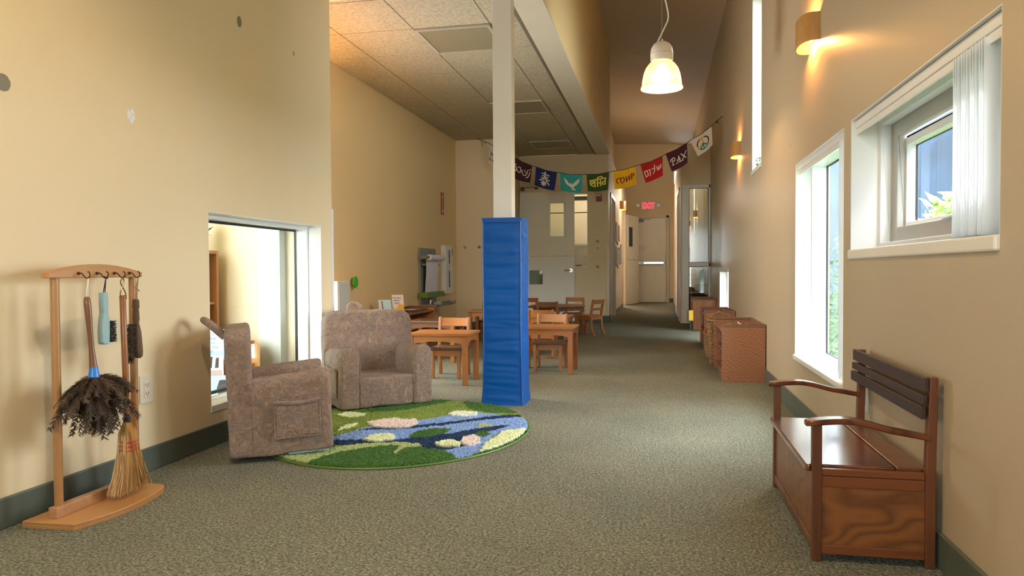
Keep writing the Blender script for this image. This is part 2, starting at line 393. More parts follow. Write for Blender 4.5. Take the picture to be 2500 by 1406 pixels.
# wall slab with rectangular holes; ax 'x': plane of constant x, holes (y0, y1, z0, z1); ax 'y': holes (x0, x1, z0, z1)
def wall(name, ax, c0, c1, a0, a1, z0, z1, holes, mat, ztop=None):
    A = sorted({a0, a1, *[h[0] for h in holes], *[h[1] for h in holes]}); Z = sorted({z0, z1, *[h[2] for h in holes], *[h[3] for h in holes]})
    A = [a for a in A if a0 <= a <= a1]; Z = [z for z in Z if z0 <= z <= z1]
    hole = lambda i, j: (i < 0 or j < 0 or i >= len(A)-1 or j >= len(Z)-1) or any(h[0] <= (A[i]+A[i+1])/2 <= h[1] and h[2] <= (Z[j]+Z[j+1])/2 <= h[3] for h in holes)
    mb = MB(); P = (lambda c, a, z: (c, a, z)) if ax == 'x' else (lambda c, a, z: (a, c, z))
    for i in range(len(A)-1):
        for j in range(len(Z)-1):
            if hole(i, j): continue
            p, q, r, t = A[i], A[i+1], Z[j], Z[j+1]
            for c in (c0, c1): mb.add([P(c, p, r), P(c, q, r), P(c, q, t), P(c, p, t)], [(0, 1, 2, 3)])
            if hole(i-1, j): mb.add([P(c0, p, r), P(c1, p, r), P(c1, p, t), P(c0, p, t)], [(0, 1, 2, 3)])
            if hole(i+1, j): mb.add([P(c0, q, r), P(c1, q, r), P(c1, q, t), P(c0, q, t)], [(0, 1, 2, 3)])
            if hole(i, j-1): mb.add([P(c0, p, r), P(c1, p, r), P(c1, q, r), P(c0, q, r)], [(0, 1, 2, 3)])
            if hole(i, j+1): mb.add([P(c0, p, t), P(c1, p, t), P(c1, q, t), P(c0, q, t)], [(0, 1, 2, 3)])
    return struct(mb.build(name, mat))

XR, XL = .755, -2.07
# ================================================================== shell
fl = MB().box(-3.2, -2.8, -.1, 1.0, 19.2, 0).build('floor', M['carpet']); struct(fl)
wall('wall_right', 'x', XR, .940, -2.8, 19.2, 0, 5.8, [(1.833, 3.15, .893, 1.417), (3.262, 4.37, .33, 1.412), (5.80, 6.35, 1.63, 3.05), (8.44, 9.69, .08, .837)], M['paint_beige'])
wl = wall('wall_left', 'x', XL, -2.3, -2.8, 4.35, 0, 5.8, [(3.045, 4.20, .17, 1.105)], M['paint'])
wall('wall_classroom_left', 'x', -2.83, -3.0, 4.35, 10.05, 0, 2.9, [(4.5, 5.8, .3, 1.55)], M['paint_yellow'])
wall('wall_classroom_front', 'y', 4.351, 4.2, -3.0, -2.301, 0, 2.9, [], M['paint'])
wall('wall_upper', 'y', 4.351, 4.49, -2.3, -.774, 2.60, 5.8, [], M['paint'])
wall('wall_classroom_back', 'y', 9.93, 10.05, -3.0, -2.22, 0, 2.9, [], M['paint'])
wall('wall_return', 'x', -2.22, -2.34, 10.05, 11.9, 0, 2.9, [], M['paint_yellow'])
wall('wall_back', 'y', 11.55, 11.7, -2.22, -.80, 0, 2.66, [(-2.1, -1.125, .877, 2.045)], M['paint'])
wall('wall_fascia', 'x', -.773, -.86, 4.49, 11.62, 2.66, 5.8, [], M['paint_yellow'])
wall('wall_corridor_left', 'x', -.80, -.92, 11.70, 18.7, 0, 2.66, [(12.10, 13.25, 0, 2.06), (16.1, 17.2, 0, 2.2)], M['paint'])
struct(MB().box(-1.3, 11.62, 2.66, -.80, 18.7, 2.70).build('trim_1', M['trimpaint']))
wall('wall_corridor_upper', 'x', -1.13, -1.25, 11.62, 18.7, 2.7, 5.8, [], M['paint'])
wall('wall_fascia_end', 'y', 11.62, 11.75, -1.25, -.86, 2.7, 5.8, [], M['paint'])
wall('wall_end', 'y', 18.7, 18.85, -1.25, 1.0, 0, 5.8, [(.345, .46, .06, 3.3), (.35, .75, 3.45, 3.75)], M['paint'])
wall('wall_rear', 'y', -2.65, -2.8, -2.3, 1.0, 0, 5.8, [(-1.5, .1, .8, 2.2)], M['paint'])
wall('wall_partition', 'x', .31, .40, 11.53, 16.6, 0, 2.65, [(12.0, 13.0, 0, 2.1)], M['paint'])
struct(MB().box(.31, 11.41, 2.113, XR-.001, 11.53, 2.65).box(.31, 11.41, 0, .335, 11.53, 2.113).build('wall_partition_front', M['paint']))
struct(MB().box(.311, 11.531, 2.651, XR-.001, 16.6, 2.70).build('ceiling_partition', M['paint']))
struct(MB().box(.401, 16.6, 0, XR-.001, 16.75, 2.7).build('wall_partition_end', M['paint']))
# sloping high ceiling
def hz(x, y):
    lf = 4.0+.035*(18.7-y); return 3.92+(lf-3.92)*(.755-x)/1.528
mb = MB()
for (x0, x1, y0, y1) in ((-2.4, 1.0, -2.8, 4.5),)+tuple((-1.3, 1.0, 4.5+k*1.4, 5.9+k*1.4+(.96 if k == 9 else 0)) for k in range(10)):
    P = [(x0, y0), (x1, y0), (x1, y1), (x0, y1)]
    mb.add([(x, y, hz(x, y)) for x, y in P]+[(x, y, hz(x, y)+.1) for x, y in P], [(0, 1, 2, 3), (7, 6, 5, 4), (0, 4, 5, 1), (1, 5, 6, 2), (2, 6, 7, 3), (3, 7, 4, 0)])
struct(mb.build('ceiling', M['ceilpaint']))
# classroom ceiling: tiles in a metal grid, and the plain border under the fascia
TX = [-2.83, -2.434, -1.836, -1.24, -.985]; ty0 = 5.297; TP = .615
mb = MB()
rows = [4.49]+[ty0-2*TP+TP*i for i in range(1, 12)]
rows = [r for r in [4.49]+[ty0+TP*k for k in range(-1, 12)] if r < 11.55]+[11.55]
for i in range(4):
    for j in range(len(rows)-1):
        g = .004; mb.box(TX[i]+g, rows[j]+g, 2.661, TX[i+1]-g, rows[j+1]-g, 2.68)
ct = struct(mb.build('ceiling_classroom', M['tile']))
mb = MB()
for x in TX: mb.box(x-.011, 4.49, 2.664, x+.011, 11.55, 2.70)
for y in rows: mb.box(TX[0], y-.009, 2.665, TX[-1], y+.009, 2.70)
mb.build('ceiling_grid', M['gridmetal_shaded'], ct)
struct(MB().box(-3.0, 4.36, 2.70, -.86, 11.7, 2.9).build('ceiling_slab', M['ceilpaint']))
struct(MB().box(-.985, 4.49, 2.645, -.774, 11.549, 2.70).build('trim_2', M['trimpaint']))
struct(MB().box(-1.02, 4.49, 2.655, -.985, 11.549, 2.69).build('trim_3', M['gridmetal_shaded']))
for k, (x0, x1, r) in enumerate(((TX[1], TX[2], 0), (TX[2], TX[3], 0), (TX[2], TX[3], 0))): pass
def troffer(i0, j, label):
    x0, x1, y0, y1 = TX[i0], TX[i0+1], ty0+TP*j, ty0+TP*(j+1)
    t = thing('ceiling_light', label, 'ceiling light', ((x0+x1)/2, (y0+y1)/2, 2.64), group='unlit ceiling lights in the tiled classroom ceiling')
    m = MB(); w = .028
    m.box(x0+.006, y0+.006, 2.645, x1-.006, y0+w, 2.660).box(x0+.006, y1-w, 2.645, x1-.006, y1-.006, 2.660).box(x0+.006, y0+w, 2.645, x0+w, y1-w, 2.660).box(x1-w, y0+w, 2.645, x1-.006, y1-w, 2.660)
    m.build('frame', M['trofframe'], t, bevel=.002)
    MB().box(x0+w, y0+w, 2.652, x1-w, y1-w, 2.660).build('diffuser', M['troffer'], t)
troffer(2, 0, 'large unlit square light in tiled ceiling left of the white post top')
troffer(2, 4, 'unlit square ceiling light partly behind the white post')
troffer(2, 8, 'far unlit square ceiling light above the dutch door')
# baseboards
def baseb(n, *b): struct(MB().box(*b).build(n, M['base'], bevel=.004))
baseb('baseboard_left', XL, -2.6, 0, XL+.012, 4.35, .10)
baseb('baseboard_right', XR-.012, -2.6, 0, XR, 11.4, .10)
baseb('baseboard_classroom', -2.83, 4.36, 0, -2.818, 9.93, .10)
baseb('baseboard_classroom_back', -2.818, 9.918, 0, -2.22, 9.93, .10)
baseb('baseboard_back', -2.2, 11.538, 0, -.80, 11.55, .10)
baseb('baseboard_back_corner', -.80, 11.538, 0, -.788, 12.02, .10)
baseb('baseboard_corridor', -.80, 13.34, 0, -.788, 16.0, .10)
baseb('baseboard_end', .24, 18.688, 0, .335, 18.70, .10)
baseb('baseboard_partition', .298, 13.1, 0, .31, 16.6, .10)
# corner guards and casing
struct(MB().box(-.815, 11.535, .1, -.795, 11.555, 1.2).box(XL-.002, 4.33, 0, XL+.008, 4.358, 1.22).build('trim_4', M['white']))
# column
col = thing('column', 'white square steel post rising from the blue pad', 'column', (-.95, 4.42, 0))
MB().box(-1.006, 4.37, 0, -.89, 4.475, 4.6).build('post', M['post'], col, bevel=.004)
# blue pad around the post
pad = thing('column_pad', 'tall blue vinyl pad wrapped around the white post', 'pad', (-.94, 4.43, 0))
def padfn(p):
    x, y, z = p; cx, cy = -.9425, 4.43
    fl_ = 1+.10*math.exp(-z/.06)+.03*math.exp(-(1.14-z)/.03)
    bow = 1+.012*math.sin(z*9)
    dx, dy = (x-cx)*fl_*bow, (y-cy)*fl_*bow
    n1 = noise.noise(Vector((x*2, y*2+3, z*16)))*.5+noise.noise(Vector((x*3+9, y*3, z*34)))*.25
    k = max(0, min(1, 1-abs(x-cx)/.115)) if abs(y-cy) > .11 else max(0, 1-abs(y-cy)/.12)
    d = .015*n1*min(1, k*3)
    if abs(y-cy) > .11: dy += math.copysign(d, dy)
    else: dx += math.copysign(d, dx)
    return Vector((cx+dx, cy+dy, z))
m = MB(); m.gbox(-1.062, 4.31, .0, -.823, 4.55, 1.142, 24, 24, 130, padfn)
po = m.build('cover', M['blue'], pad, sm=True)
m = MB()
for x, y in ((-1.060, 4.311), (-.826, 4.311), (-.826, 4.549)):
    m.tube([padfn(Vector((x, y, z)))+Vector((0, -.001, 0)) for z in [i*.04 for i in range(29)]], .0035, 6)
for z in (1.112,):
    m.tube([padfn(Vector((x, 4.31, z))) for x in [-1.06+i*.0235 for i in range(11)]], .0025, 6)
m.build('seam_piping', M['seamblue'], pad, sm=True)

# ================================================================== windows
def win(n, ax='x'): 
    return thing(n, None, None, (0, 0, 0), kind='structure')
def ring(m, c0, c1, a0, a1, z0, z1, w, ax='x'):
    B = (lambda c0, a0, z0, c1, a1, z1: m.box(c0, a0, z0, c1, a1, z1)) if ax == 'x' else (lambda c0, a0, z0, c1, a1, z1: m.box(a0, c0, z0, a1, c1, z1))
    B(c0, a0, z0, c1, a0+w, z1); B(c0, a1-w, z0, c1, a1, z1); B(c0, a0+w, z0, c1, a1-w, z0+w); B(c0, a0+w, z1-w, c1, a1-w, z1)
    return m
# 1 near right
w = win('window_1')
a0, a1, z0, z1 = 1.833, 3.15, .893, 1.417
ring(MB(), XR+.0005, .857, a0, a1, z0, z1, .004).build('reveal', M['white'], w)
ring(MB(), .857, .90, a0, a1, z0, z1, .03).build('window_frame', M['white_gloss'], w, bevel=.003)
ring(MB(), .895, .93, a0+.03, a1-.03, z0+.012, z1-.012, .075).build('sash', M['greysash'], w, bevel=.004)
ring(MB(), .925, .965, a0+.09, a1-.09, z0+.075, z1-.095, .03).build('inner_sash', M['white'], w, bevel=.003)
ring(MB(), .958, .964, a0+.118, a1-.118, z0+.10, z1-.12, .008).build('gasket', M['black'], w)
MB().box(.966, a0+.1, z0+.09, .970, a1-.1, z1-.11).build('window_pane', M['glass'], w)
MB().box(XR-.012, a0, z0-.034, .86, a1, z0+.004).build('window_sill', M['doorpaint'], w, bevel=.006)
MB().tube([(.895, 2.36, .985), (.875, 2.36, .985), (.872, 2.40, .98), (.872, 2.50, .972)], .008, 8).box(.88, 2.34, .97, .897, 2.40, .995).build('latch', M['alu'], w, sm=True)
# 2 tall right
w = win('window_2')
a0, a1, z0, z1 = 3.262, 4.37, .33, 1.412
ring(MB(), XR+.0005, .84, a0, a1, z0, z1, .004).build('reveal', M['white'], w)
ring(MB(), .84, .918, a0+.004, a1-.004, z0+.004, z1-.004, .012).build('window_frame', M['white_gloss'], w, bevel=.003)
ring(MB(), .918, .926, a0+.01, a1-.01, z0+.01, z1-.01, .012).build('gasket', M['black'], w)
MB().box(.928, a0+.01, z0+.01, .934, a1-.01, z1-.01).build('window_pane', M['glass'], w)
MB().box(XR-.012, a0-.001, z0-.022, .86, a1+.001, z0+.006).build('window_sill', M['white'], w, bevel=.006)
# 3 slit
w = win('window_3')
a0, a1, z0, z1 = 5.80, 6.35, 1.63, 3.05
ring(MB(), XR+.0005, .86, a0, a1, z0, z1, .004).build('reveal', M['white'], w)
ring(MB(), .86, .90, a0, a1, z0, z1, .03).build('window_frame', M['white_gloss'], w, bevel=.003)
MB().box(.90, a0+.02, z0+.02, .904, a1-.02, z1-.02).build('window_pane', M['glass'], w)
MB().box(XR-.01, a0, z0-.03, .86, a1, z0+.004).build('window_sill', M['doorpaint'], w, bevel=.004)
# 4 low far right
w = win('window_4')
a0, a1, z0, z1 = 8.44, 9.69, .08, .837
ring(MB(), XR+.0005, .86, a0, a1, z0, z1, .004).build('reveal', M['white'], w)
ring(MB(), .85, .89, a0, a1, z0, z1, .03).build('window_frame', M['white_gloss'], w, bevel=.003)
MB().box(.895, a0+.02, z0+.02, .90, a1-.02, z1-.02).build('window_pane', M['glass'], w)
MB().box(XR-.015, a0, z1-.045, .80, a1, z1-.004).build('head_rail', M['greylight'], w, bevel=.003)
# 5 left
w = win('window_5')
a0, a1, z0, z1 = 3.045, 4.20, .17, 1.105
ring(MB(), XL-.0005, -2.156, a0, a1, z0, z1, .004).build('reveal', M['white'], w)
ring(MB(), -2.156, -2.226, a0+.004, a1-.004, z0+.004, z1-.004, .02).build('window_frame', M['white_gloss'], w, bevel=.003)
ring(MB(), -2.226, -2.238, a0+.015, a1-.015, z0+.03, z1-.02, .016).build('gasket', M['black'], w)
MB().box(-2.240, a0+.02, z0+.02, -2.245, a1-.02, z1-.02).build('window_pane', M['glass'], w)
MB().box(XL+.004, a0, z0-.015, -2.16, a1, z0+.02).build('window_sill', M['white'], w, bevel=.004)
# 6 rear (behind the viewer), 7 classroom: unseen openings added for their light
w = win('window_6')
ring(MB(), -2.75, -2.68, -1.5, .1, .8, 2.2, .06, 'y').box(-.73, -2.75, .86, -.67, -2.68, 2.14).build('window_frame', M['white_gloss'], w)
MB().box(-1.45, -2.72, .85, .05, -2.715, 2.15).build('window_pane', M['glass'], w)
w = win('window_7')
ring(MB(), -2.95, -2.88, 4.5, 5.8, .3, 1.55, .05).build('window_frame', M['white_gloss'], w)
MB().box(-2.92, 4.54, .34, -2.915, 5.76, 1.51).build('window_pane', M['glass'], w)
# 8 corridor end strip, 9 clerestory
w = win('window_8')
m = MB(); ring(m, 18.71, 18.76, .345, .46, .06, 3.3, .012, 'y')
for z in (.28, .98, 1.62, 2.3): m.box(.345, 18.70, z, .46, 18.76, z+.03)
m.build('window_frame', M['white_gloss'], w)
MB().box(.355, 18.735, .07, .45, 18.739, 3.29).build('window_pane', M['glass'], w)
w = win('window_9')
m = MB(); ring(m, 18.70, 18.76, .35, .75, 3.45, 3.75, .02, 'y')
for k in range(5): m.box(.37, 18.71, 3.49+k*.05, .73, 18.74, 3.51+k*.05)
m.build('window_frame', M['white_gloss'], w)
MB().box(.36, 18.75, 3.46, .74, 18.754, 3.74).build('window_pane', M['glass'], w)

# vertical blinds
def blind(lbl, y_rail0, y_rail1, ztop, slats, zb, zt, wide=None):
    t = thing('vertical_blind', lbl, 'blind', (.79, (y_rail0+y_rail1)/2, ztop), group='white vertical blinds drawn to one side')
    MB().box(.768, y_rail0, ztop-.03, .815, y_rail1, ztop).box(.772, y_rail0, ztop-.055, .776, y_rail1, ztop-.03).build('headrail', M['white'], t, bevel=.003)
    for k, (y, a) in enumerate(slats):
        m = MB(); n = 6; hw = .036; pts = []
        for i in range(n+1):
            u = -hw+2*hw*i/n; bow = .006*(1-(u/hw)**2)
            pts.append((u, bow))
        ca, sa = math.cos(a), math.sin(a)
        vs = []; fs = []
        for z in (zb, zt):
            for u, b in pts: vs.append((.792+u*ca-b*sa, y+u*sa+b*ca, z))
        for i in range(n): fs.append((i, i+1, i+n+2, i+n+1))
        b = len(vs)
        for z in (zb, zt):
            for u, q in pts: vs.append((.792+u*ca-(q+.0012)*sa, y+u*sa+(q+.0012)*ca, z))
        for i in range(n): fs.append((b+i, b+i+n+1, b+i+n+2, b+i+1))
        fs += [(0, n+1, b+n+1, b), (n, b+n, b+2*n+1, 2*n+1)]
        m.add(vs, fs).build('slat', M['white_gloss'], t, sm=True)
blind('white vertical blind stacked at the right side of the small square window', 1.84, 3.13, 1.41, [(1.868, 1.35), (1.905, 1.15)]+[(1.945+.0175*k, .38+.04*(k % 3)) for k in range(12)], .902, 1.372)
blind('narrow white vertical blind stacked at the near side of the tall window', 3.27, 4.36, 1.408, [(3.282+.011*k, .12+.03*(k % 2)) for k in range(8)], .345, 1.37)

# ================================================================== outside
struct(MB().box(3.4, 8.0, -.3, 3.6, 24, 3.7).box(3.4, -6, -.3, 3.6, 2.4, 3.7).build('wall_neighbour', M['stucco_blue']))  # near stretch is unseen, added to block sky light from the small window
struct(MB().box(.99, -6, -.35, 12, 24, -.25).build('ground', M['ground']))
def shrub(name, lbl, c, rad, n, mat, leaf):
    t = thing(name, lbl, 'shrub', (c[0], c[1], -.25))
    m = MB()
    for i in range(n):
        d = Vector((random.gauss(0, 1), random.gauss(0, 1), random.gauss(0, 1))).normalized()*(random.random()**.5)
        p = Vector(c)+Vector((d.x*rad[0], d.y*rad[1], d.z*rad[2])); a = Vector((random.uniform(-1, 1), random.uniform(-1, 1), random.uniform(-.3, .8))).normalized(); b = a.orthogonal().normalized(); s = leaf*random.uniform(.6, 1.3)
        m.add([p, p+a*s*.5+b*s*.22, p+a*s, p+a*s*.5-b*s*.22], [(0, 1, 2, 3)])
    m.build('foliage', mat, t, recalc=False)
    m = MB()
    for k in range(6):
        a = k*1.05; m.tube([(c[0]+.03*math.cos(a), c[1]+.03*math.sin(a), -.25), (c[0]+rad[0]*.5*math.cos(a), c[1]+rad[1]*.5*math.sin(a), c[2])], .01, 5)
    m.build('stem', M['darkhandle'], t)
shrub('leafy_bush', 'sunlit yellow green bush outside the small square window', (2.35, 6.15, .90), (.42, .62, .52), 2600, M['foliage'], .14)
shrub('leafy_bush', 'tall pale green bush outside the narrow tall window', (1.6, 7.0, .35), (.35, 1.1, .75), 1500, M['foliage2'], .07)
t = thing('potted_sprig', 'small green sprig on the sill of the high slit window', 'plant', (.80, 6.25, 1.635))
m = MB()
for i in range(50):
    p = Vector((.80+random.uniform(-.02, .02), 6.25+random.uniform(-.04, .04), 1.67+random.uniform(0, .07))); a = Vector((random.uniform(-1, 1), random.uniform(-1, 1), random.uniform(-.3, .8))).normalized(); b = a.orthogonal().normalized(); s = .026
    m.add([p, p+a*s*.5+b*s*.25, p+a*s, p+a*s*.5-b*s*.25], [(0, 1, 2, 3)])
m.build('foliage', M['foliage2'], t, recalc=False)
MB().lathe([(.014, 0), (.018, .03), (.016, .03)], (.80, 6.25, 1.636), 12).build('pot', M['pebble'], t, sm=True)
# courtyard beyond the left window
struct(MB().box(-3.98, 1.5, 2.6, -2.31, 4.19, 2.7).build('ceiling_courtyard_blocker', M['stucco_pale']))  # unseen roof, added to hold sky light off the courtyard
struct(MB().box(-3.9, .6, -.05, -2.31, 4.19, 0).build('ground_courtyard', M['stucco_pale']))
struct(MB().box(-3.98, .6, 0, -3.9, 4.19, 2.6).build('wall_courtyard', M['stucco_pale']))
struct(MB().box(-2.46, 4.12, 0, -2.31, 4.199, 2.4).build('trim_5', M['stucco_pale']))
struct(MB().box(-3.9, 4.12, 0, -3.0, 4.199, 2.6).build('wall_courtyard_end', M['stucco_pale']))

# ================================================================== doors
def slab(name, parent, mat, ax, c0, c1, a0, a1, z0, z1, holes=(), M4=None):
    o = wall(name, ax, c0, c1, a0, a1, z0, z1, list(holes), mat); del o['kind']
    if M4 is not None: o.data.transform(M4)
    o.parent = parent; o.data.transform(parent.matrix_world.inverted()); return o
def lever(parent, p, d, side):
    # p on the face, d = outward normal, side = lever direction
    p, d, side = Vector(p), Vector(d), Vector(side)
    m = MB(); m.tube([p, p+d*.012], [.032, .030], 20).tube([p+d*.01, p+d*.05], .011, 12)
    m.tube([p+d*.05, p+d*.055+side*.03, p+d*.05+side*.07, p+d*.045+side*.10], [.012, .011, .010, .009], 10)
    m.build('door_handle', M['chrome'], parent, sm=True)
d = thing('door_1', 'off-white dutch door standing open with two small windows', None, (-2.2, 11.52, 0), kind='structure')
slab('upper_leaf', d, M['doorpaint'], 'y', 11.48, 11.525, -2.205, -1.33, 1.054, 2.070, [(-1.72, -1.495, 1.365, 1.89)])
slab('lower_leaf', d, M['white'], 'y', 11.48, 11.525, -2.205, -1.33, .012, 1.044, [(-2.06, -1.835, .597, .825)])
for (x0, x1, z0, z1) in ((-1.752, -1.463, 1.331, 1.922), (-2.091, -1.804, .565, .857)):
    fr = ring(MB(), 11.465, 11.48, x0, x1, z0, z1, .034, 'y').build('light_frame', M['white'], d, bevel=.003)
    MB().box(x0+.03, 11.50, z0+.03, x1-.03, 11.505, z1-.03).build('pane', M['glassdoor'], fr)
MB().box(-2.09, 11.526, .59, -1.80, 11.53, .84).build('backing', M['greylight'], d)
lever(d, (-1.385, 11.48, .82), (0, -1, 0), (-1, 0, 0))
MB().box(-2.212, 11.478, 1.62, -2.20, 11.50, 1.80).box(-2.212, 11.478, .25, -2.20, 11.50, .42).build('hinge', M['alu'], d)
cl = thing('door_closer', 'dark door closer arm above the open dutch door', 'door closer', (-2.1, 11.53, 2.10))
MB().box(-2.2, 11.49, 2.145, -1.93, 11.50, 2.155).box(-1.97, 11.485, 2.12, -1.91, 11.505, 2.15).box(-2.2, 11.485, 2.10, -2.14, 11.549, 2.16).build('closer_arm', M['hook'], cl)
# interior window opening behind the dutch door
w = win('window_10')
ring(MB(), 11.55, 11.70, -2.1, -1.125, .877, 2.045, .006, 'y').build('reveal', M['doorpaint'], w)
MB().box(-2.1, 11.53, .862, -1.122, 11.60, .880).build('window_sill', M['doorpaint'], w, bevel=.003)
MB().box(-2.1, 11.62, 1.034, -1.13, 11.64, 1.044).build('track', M['greylight'], w)
# kitchen behind it
struct(MB().box(-2.34, 13.0, 0, -.93, 13.1, 2.7).box(-2.34, 11.9, 0, -2.30, 13.0, 2.7).box(-2.34, 11.71, 2.67, -.93, 13.1, 2.7).build('wall_kitchen', M['doorpaint']))
kc = thing('wall_cupboard', 'pale grey cupboard seen through the opening behind the dutch door', 'cupboard', (-1.6, 12.3, 0))
MB().box(-2.29, 12.1, .0, -.94, 12.35, 1.27).build('body', M['greylight'], kc, bevel=.004)
MB().box(-2.29, 12.085, 1.235, -.94, 12.10, 1.262).build('edge_band', M['white'], kc)
rl = thing('roller_shutter', 'grey rolled shutter at the top of the opening behind the dutch door', 'shutter', (-1.6, 11.66, 1.95))
MB().tube([(-2.09, 11.66, 1.975), (-1.13, 11.66, 1.975)], .035, 14).build('roll', M['greymetal'], rl, sm=True)
MB().box(-2.09, 11.64, 1.74, -1.13, 11.68, 1.755).build('bottom_bar', M['greymetal'], rl)
bk = thing('small_basket', 'tiny brown basket on the sill of the opening behind the dutch door', 'basket', (-1.27, 11.57, .88))
MB().lathe([(.02, 0), (.045, .004), (.05, .02), (.03, .03), (.005, .034)], (-1.27, 11.575, .881), 16).build('body', M['wicker'], bk, sm=True)
point('kitchen_fill_light', (-1.3, 12.0, 2.3), 2.6, (1, .93, .75), .12)  # fill light without a fixture, added to brighten the kitchen
# corridor doors
d = thing('door_2', 'cream door recessed in the left corridor wall', None, (-.85, 12.1, 0), kind='structure')
MB().box(-.90, 12.13, .01, -.865, 13.22, 2.03).build('door_leaf', M['doorpaint'], d)
m = MB(); m.box(-.93, 12.06, 0, -.785, 12.12, 2.10).box(-.93, 13.23, 0, -.785, 13.29, 2.10).box(-.93, 12.06, 2.04, -.785, 13.29, 2.10).build('door_frame', M['trimpaint'], d, bevel=.003)
d = thing('door_3', 'dutch door swung open at the end of the corridor', None, (-.80, 17.2, 0), kind='structure')
MB().box(-.93, 16.04, 0, -.785, 16.12, 2.27).box(-.93, 17.18, 0, -.785, 17.26, 2.27).box(-.93, 16.04, 2.19, -.785, 17.26, 2.27).build('door_frame', M['trimpaint'], d, bevel=.003)
ang = math.atan2(.85, .245); A3 = Matrix.Translation((-.79, 17.27, 0)) @ Matrix.Rotation(ang, 4, 'Z')
for nm, z0, z1, hl in (('lower_leaf', .01, 1.06, []), ('upper_leaf', 1.07, 2.12, [(.10, .42, 1.38, 1.84)])):
    slab(nm, d, M['doorpaint'], 'y', -.04, 0, 0, .88, z0, z1, hl, A3)
m = MB(); ring(m, -.05, -.04, .07, .45, 1.35, 1.87, .03, 'y'); m.v = [A3 @ p for p in m.v]; m.build('light_frame', M['white'], d)
m = MB().box(.10, -.03, 1.38, .42, -.02, 1.84, A3); m.build('pane', M['darkint'], d)
lever(d, A3 @ Vector((.80, -.04, .84)), A3.to_3x3() @ Vector((0, -1, 0)), A3.to_3x3() @ Vector((-1, 0, 0)))
struct(MB().box(-2.0, 15.8, 0, -1.9, 18.7, 2.7).box(-1.9, 15.8, 0, -.93, 15.9, 2.7).box(-1.9, 15.8, 2.67, -.93, 18.7, 2.7).build('wall_side_room', M['paint']))
point('corridor_fill_light', (-.25, 15.2, 2.3), 5, (1, .93, .80), .15)  # added fill with no fitting, lifts the dim corridor end
# end door
d = thing('door_4', 'pale exit door with a push bar at the end of the corridor', None, (-.22, 18.7, 0), kind='structure')
MB().box(-.598, 18.66, .01, .150, 18.698, 2.13).build('door_leaf', M['doorpaint'], d, bevel=.002)
MB().box(-.67, 18.64, 0, -.602, 18.699, 2.19).box(.155, 18.64, 0, .225, 18.699, 2.19).box(-.67, 18.64, 2.134, .225, 18.699, 2.19).build('door_frame', M['trimpaint'], d, bevel=.004)
pb = MB().box(-.59, 18.60, .965, .10, 18.64, 1.03).build('push_bar', M['chrome'], d, bevel=.006)
MB().box(.09, 18.59, .90, .125, 18.66, 1.10).box(-.50, 18.59, .955, -.40, 18.64, 1.04).build('bar_bracket', M['alu'], pb, bevel=.004)
MB().box(-.58, 18.59, 2.03, -.40, 18.66, 2.085).box(-.58, 18.60, 2.095, -.22, 18.61, 2.105).box(-.48, 18.60, 2.08, -.46, 18.64, 2.11).build('closer', M['greymetal'], d, bevel=.004)
ring(MB(), 18.655, 18.66, -.51, -.37, 1.31, 1.43, .010, 'y').box(-.47, 18.654, 1.34, -.45, 18.66, 1.40).box(-.43, 18.654, 1.34, -.41, 18.66, 1.40).build('notice_frame', M['trimpaint'], d)
# exit sign
t = thing('exit_sign', 'lit red EXIT sign with two emergency lamps above the far door', 'exit sign', (-.285, 18.66, 2.34))
MB().box(-.455, 18.64, 2.34, -.115, 18.698, 2.55).build('housing', M['ivory'], t, bevel=.006)
textmesh('EXIT', .20, lambda a, b, c: Vector((-.285+a*.78, 18.638-c, 2.375+b)), M['exitred'], 'lettering', t, .001, .008)
for s in (-1, 1):
    x = -.285+s*.255
    MB().box(-.285+s*.17, 18.66, 2.40, x+s*.03, 18.695, 2.49).build('lamp_arm', M['ivory'], t, bevel=.004)
    MB().tube([(x, 18.66, 2.45), (x, 18.60, 2.44)], [.035, .045], 16).build('emergency_lamp', M['chrome'], t, sm=True)
# fire alarm
t = thing('fire_alarm', 'red fire alarm sounder on the wall right of the dutch door', 'fire alarm', (-.943, 11.53, 1.90))
MB().box(-.983, 11.505, 1.905, -.903, 11.549, 2.03).build('body', M['alarmred'], t, bevel=.005)
MB().box(-.975, 11.495, 1.99, -.911, 11.506, 2.022).build('strobe_lens', M['white'], t, bevel=.004)
textmesh('FIRE', .022, lambda a, b, c: Vector((-.943+a, 11.494-c, 2.0+b)), M['alarmred'], 'lettering', t, .0005, .0005)
# pictures on the corridor wall
k = 0
for (y, z, h) in ((13.55, 1.52, .36), (13.95, 1.50, .40), (14.5, 1.55, .30), (13.6, 1.08, .36), (14.1, 1.05, .38), (14.65, 1.10, .34), (15.3, 1.15, .40)):
    adj = ['first', 'second', 'third'][k % 3] if k < 6 else 'farthest'; row = 'upper' if k < 3 else 'lower'
    lb = f'{adj} dark-edged notice sheet in the {row} row on the left corridor wall' if k < 6 else 'farthest dark-edged notice sheet low on the left corridor wall'
    t = thing('notice_sheet', lb, 'notice', (-.79, y, z-h/2), group='notice sheets on the left corridor wall')
    MB().box(-.799, y-.15, z-h/2, -.782, y+.15, z+h/2).build('frame', M['greymetal'], t, bevel=.002)
    MB().box(-.783, y-.13, z-h/2+.02, -.778, y+.13, z+h/2-.02).build('sheet', M['paper'], t)
    k += 1

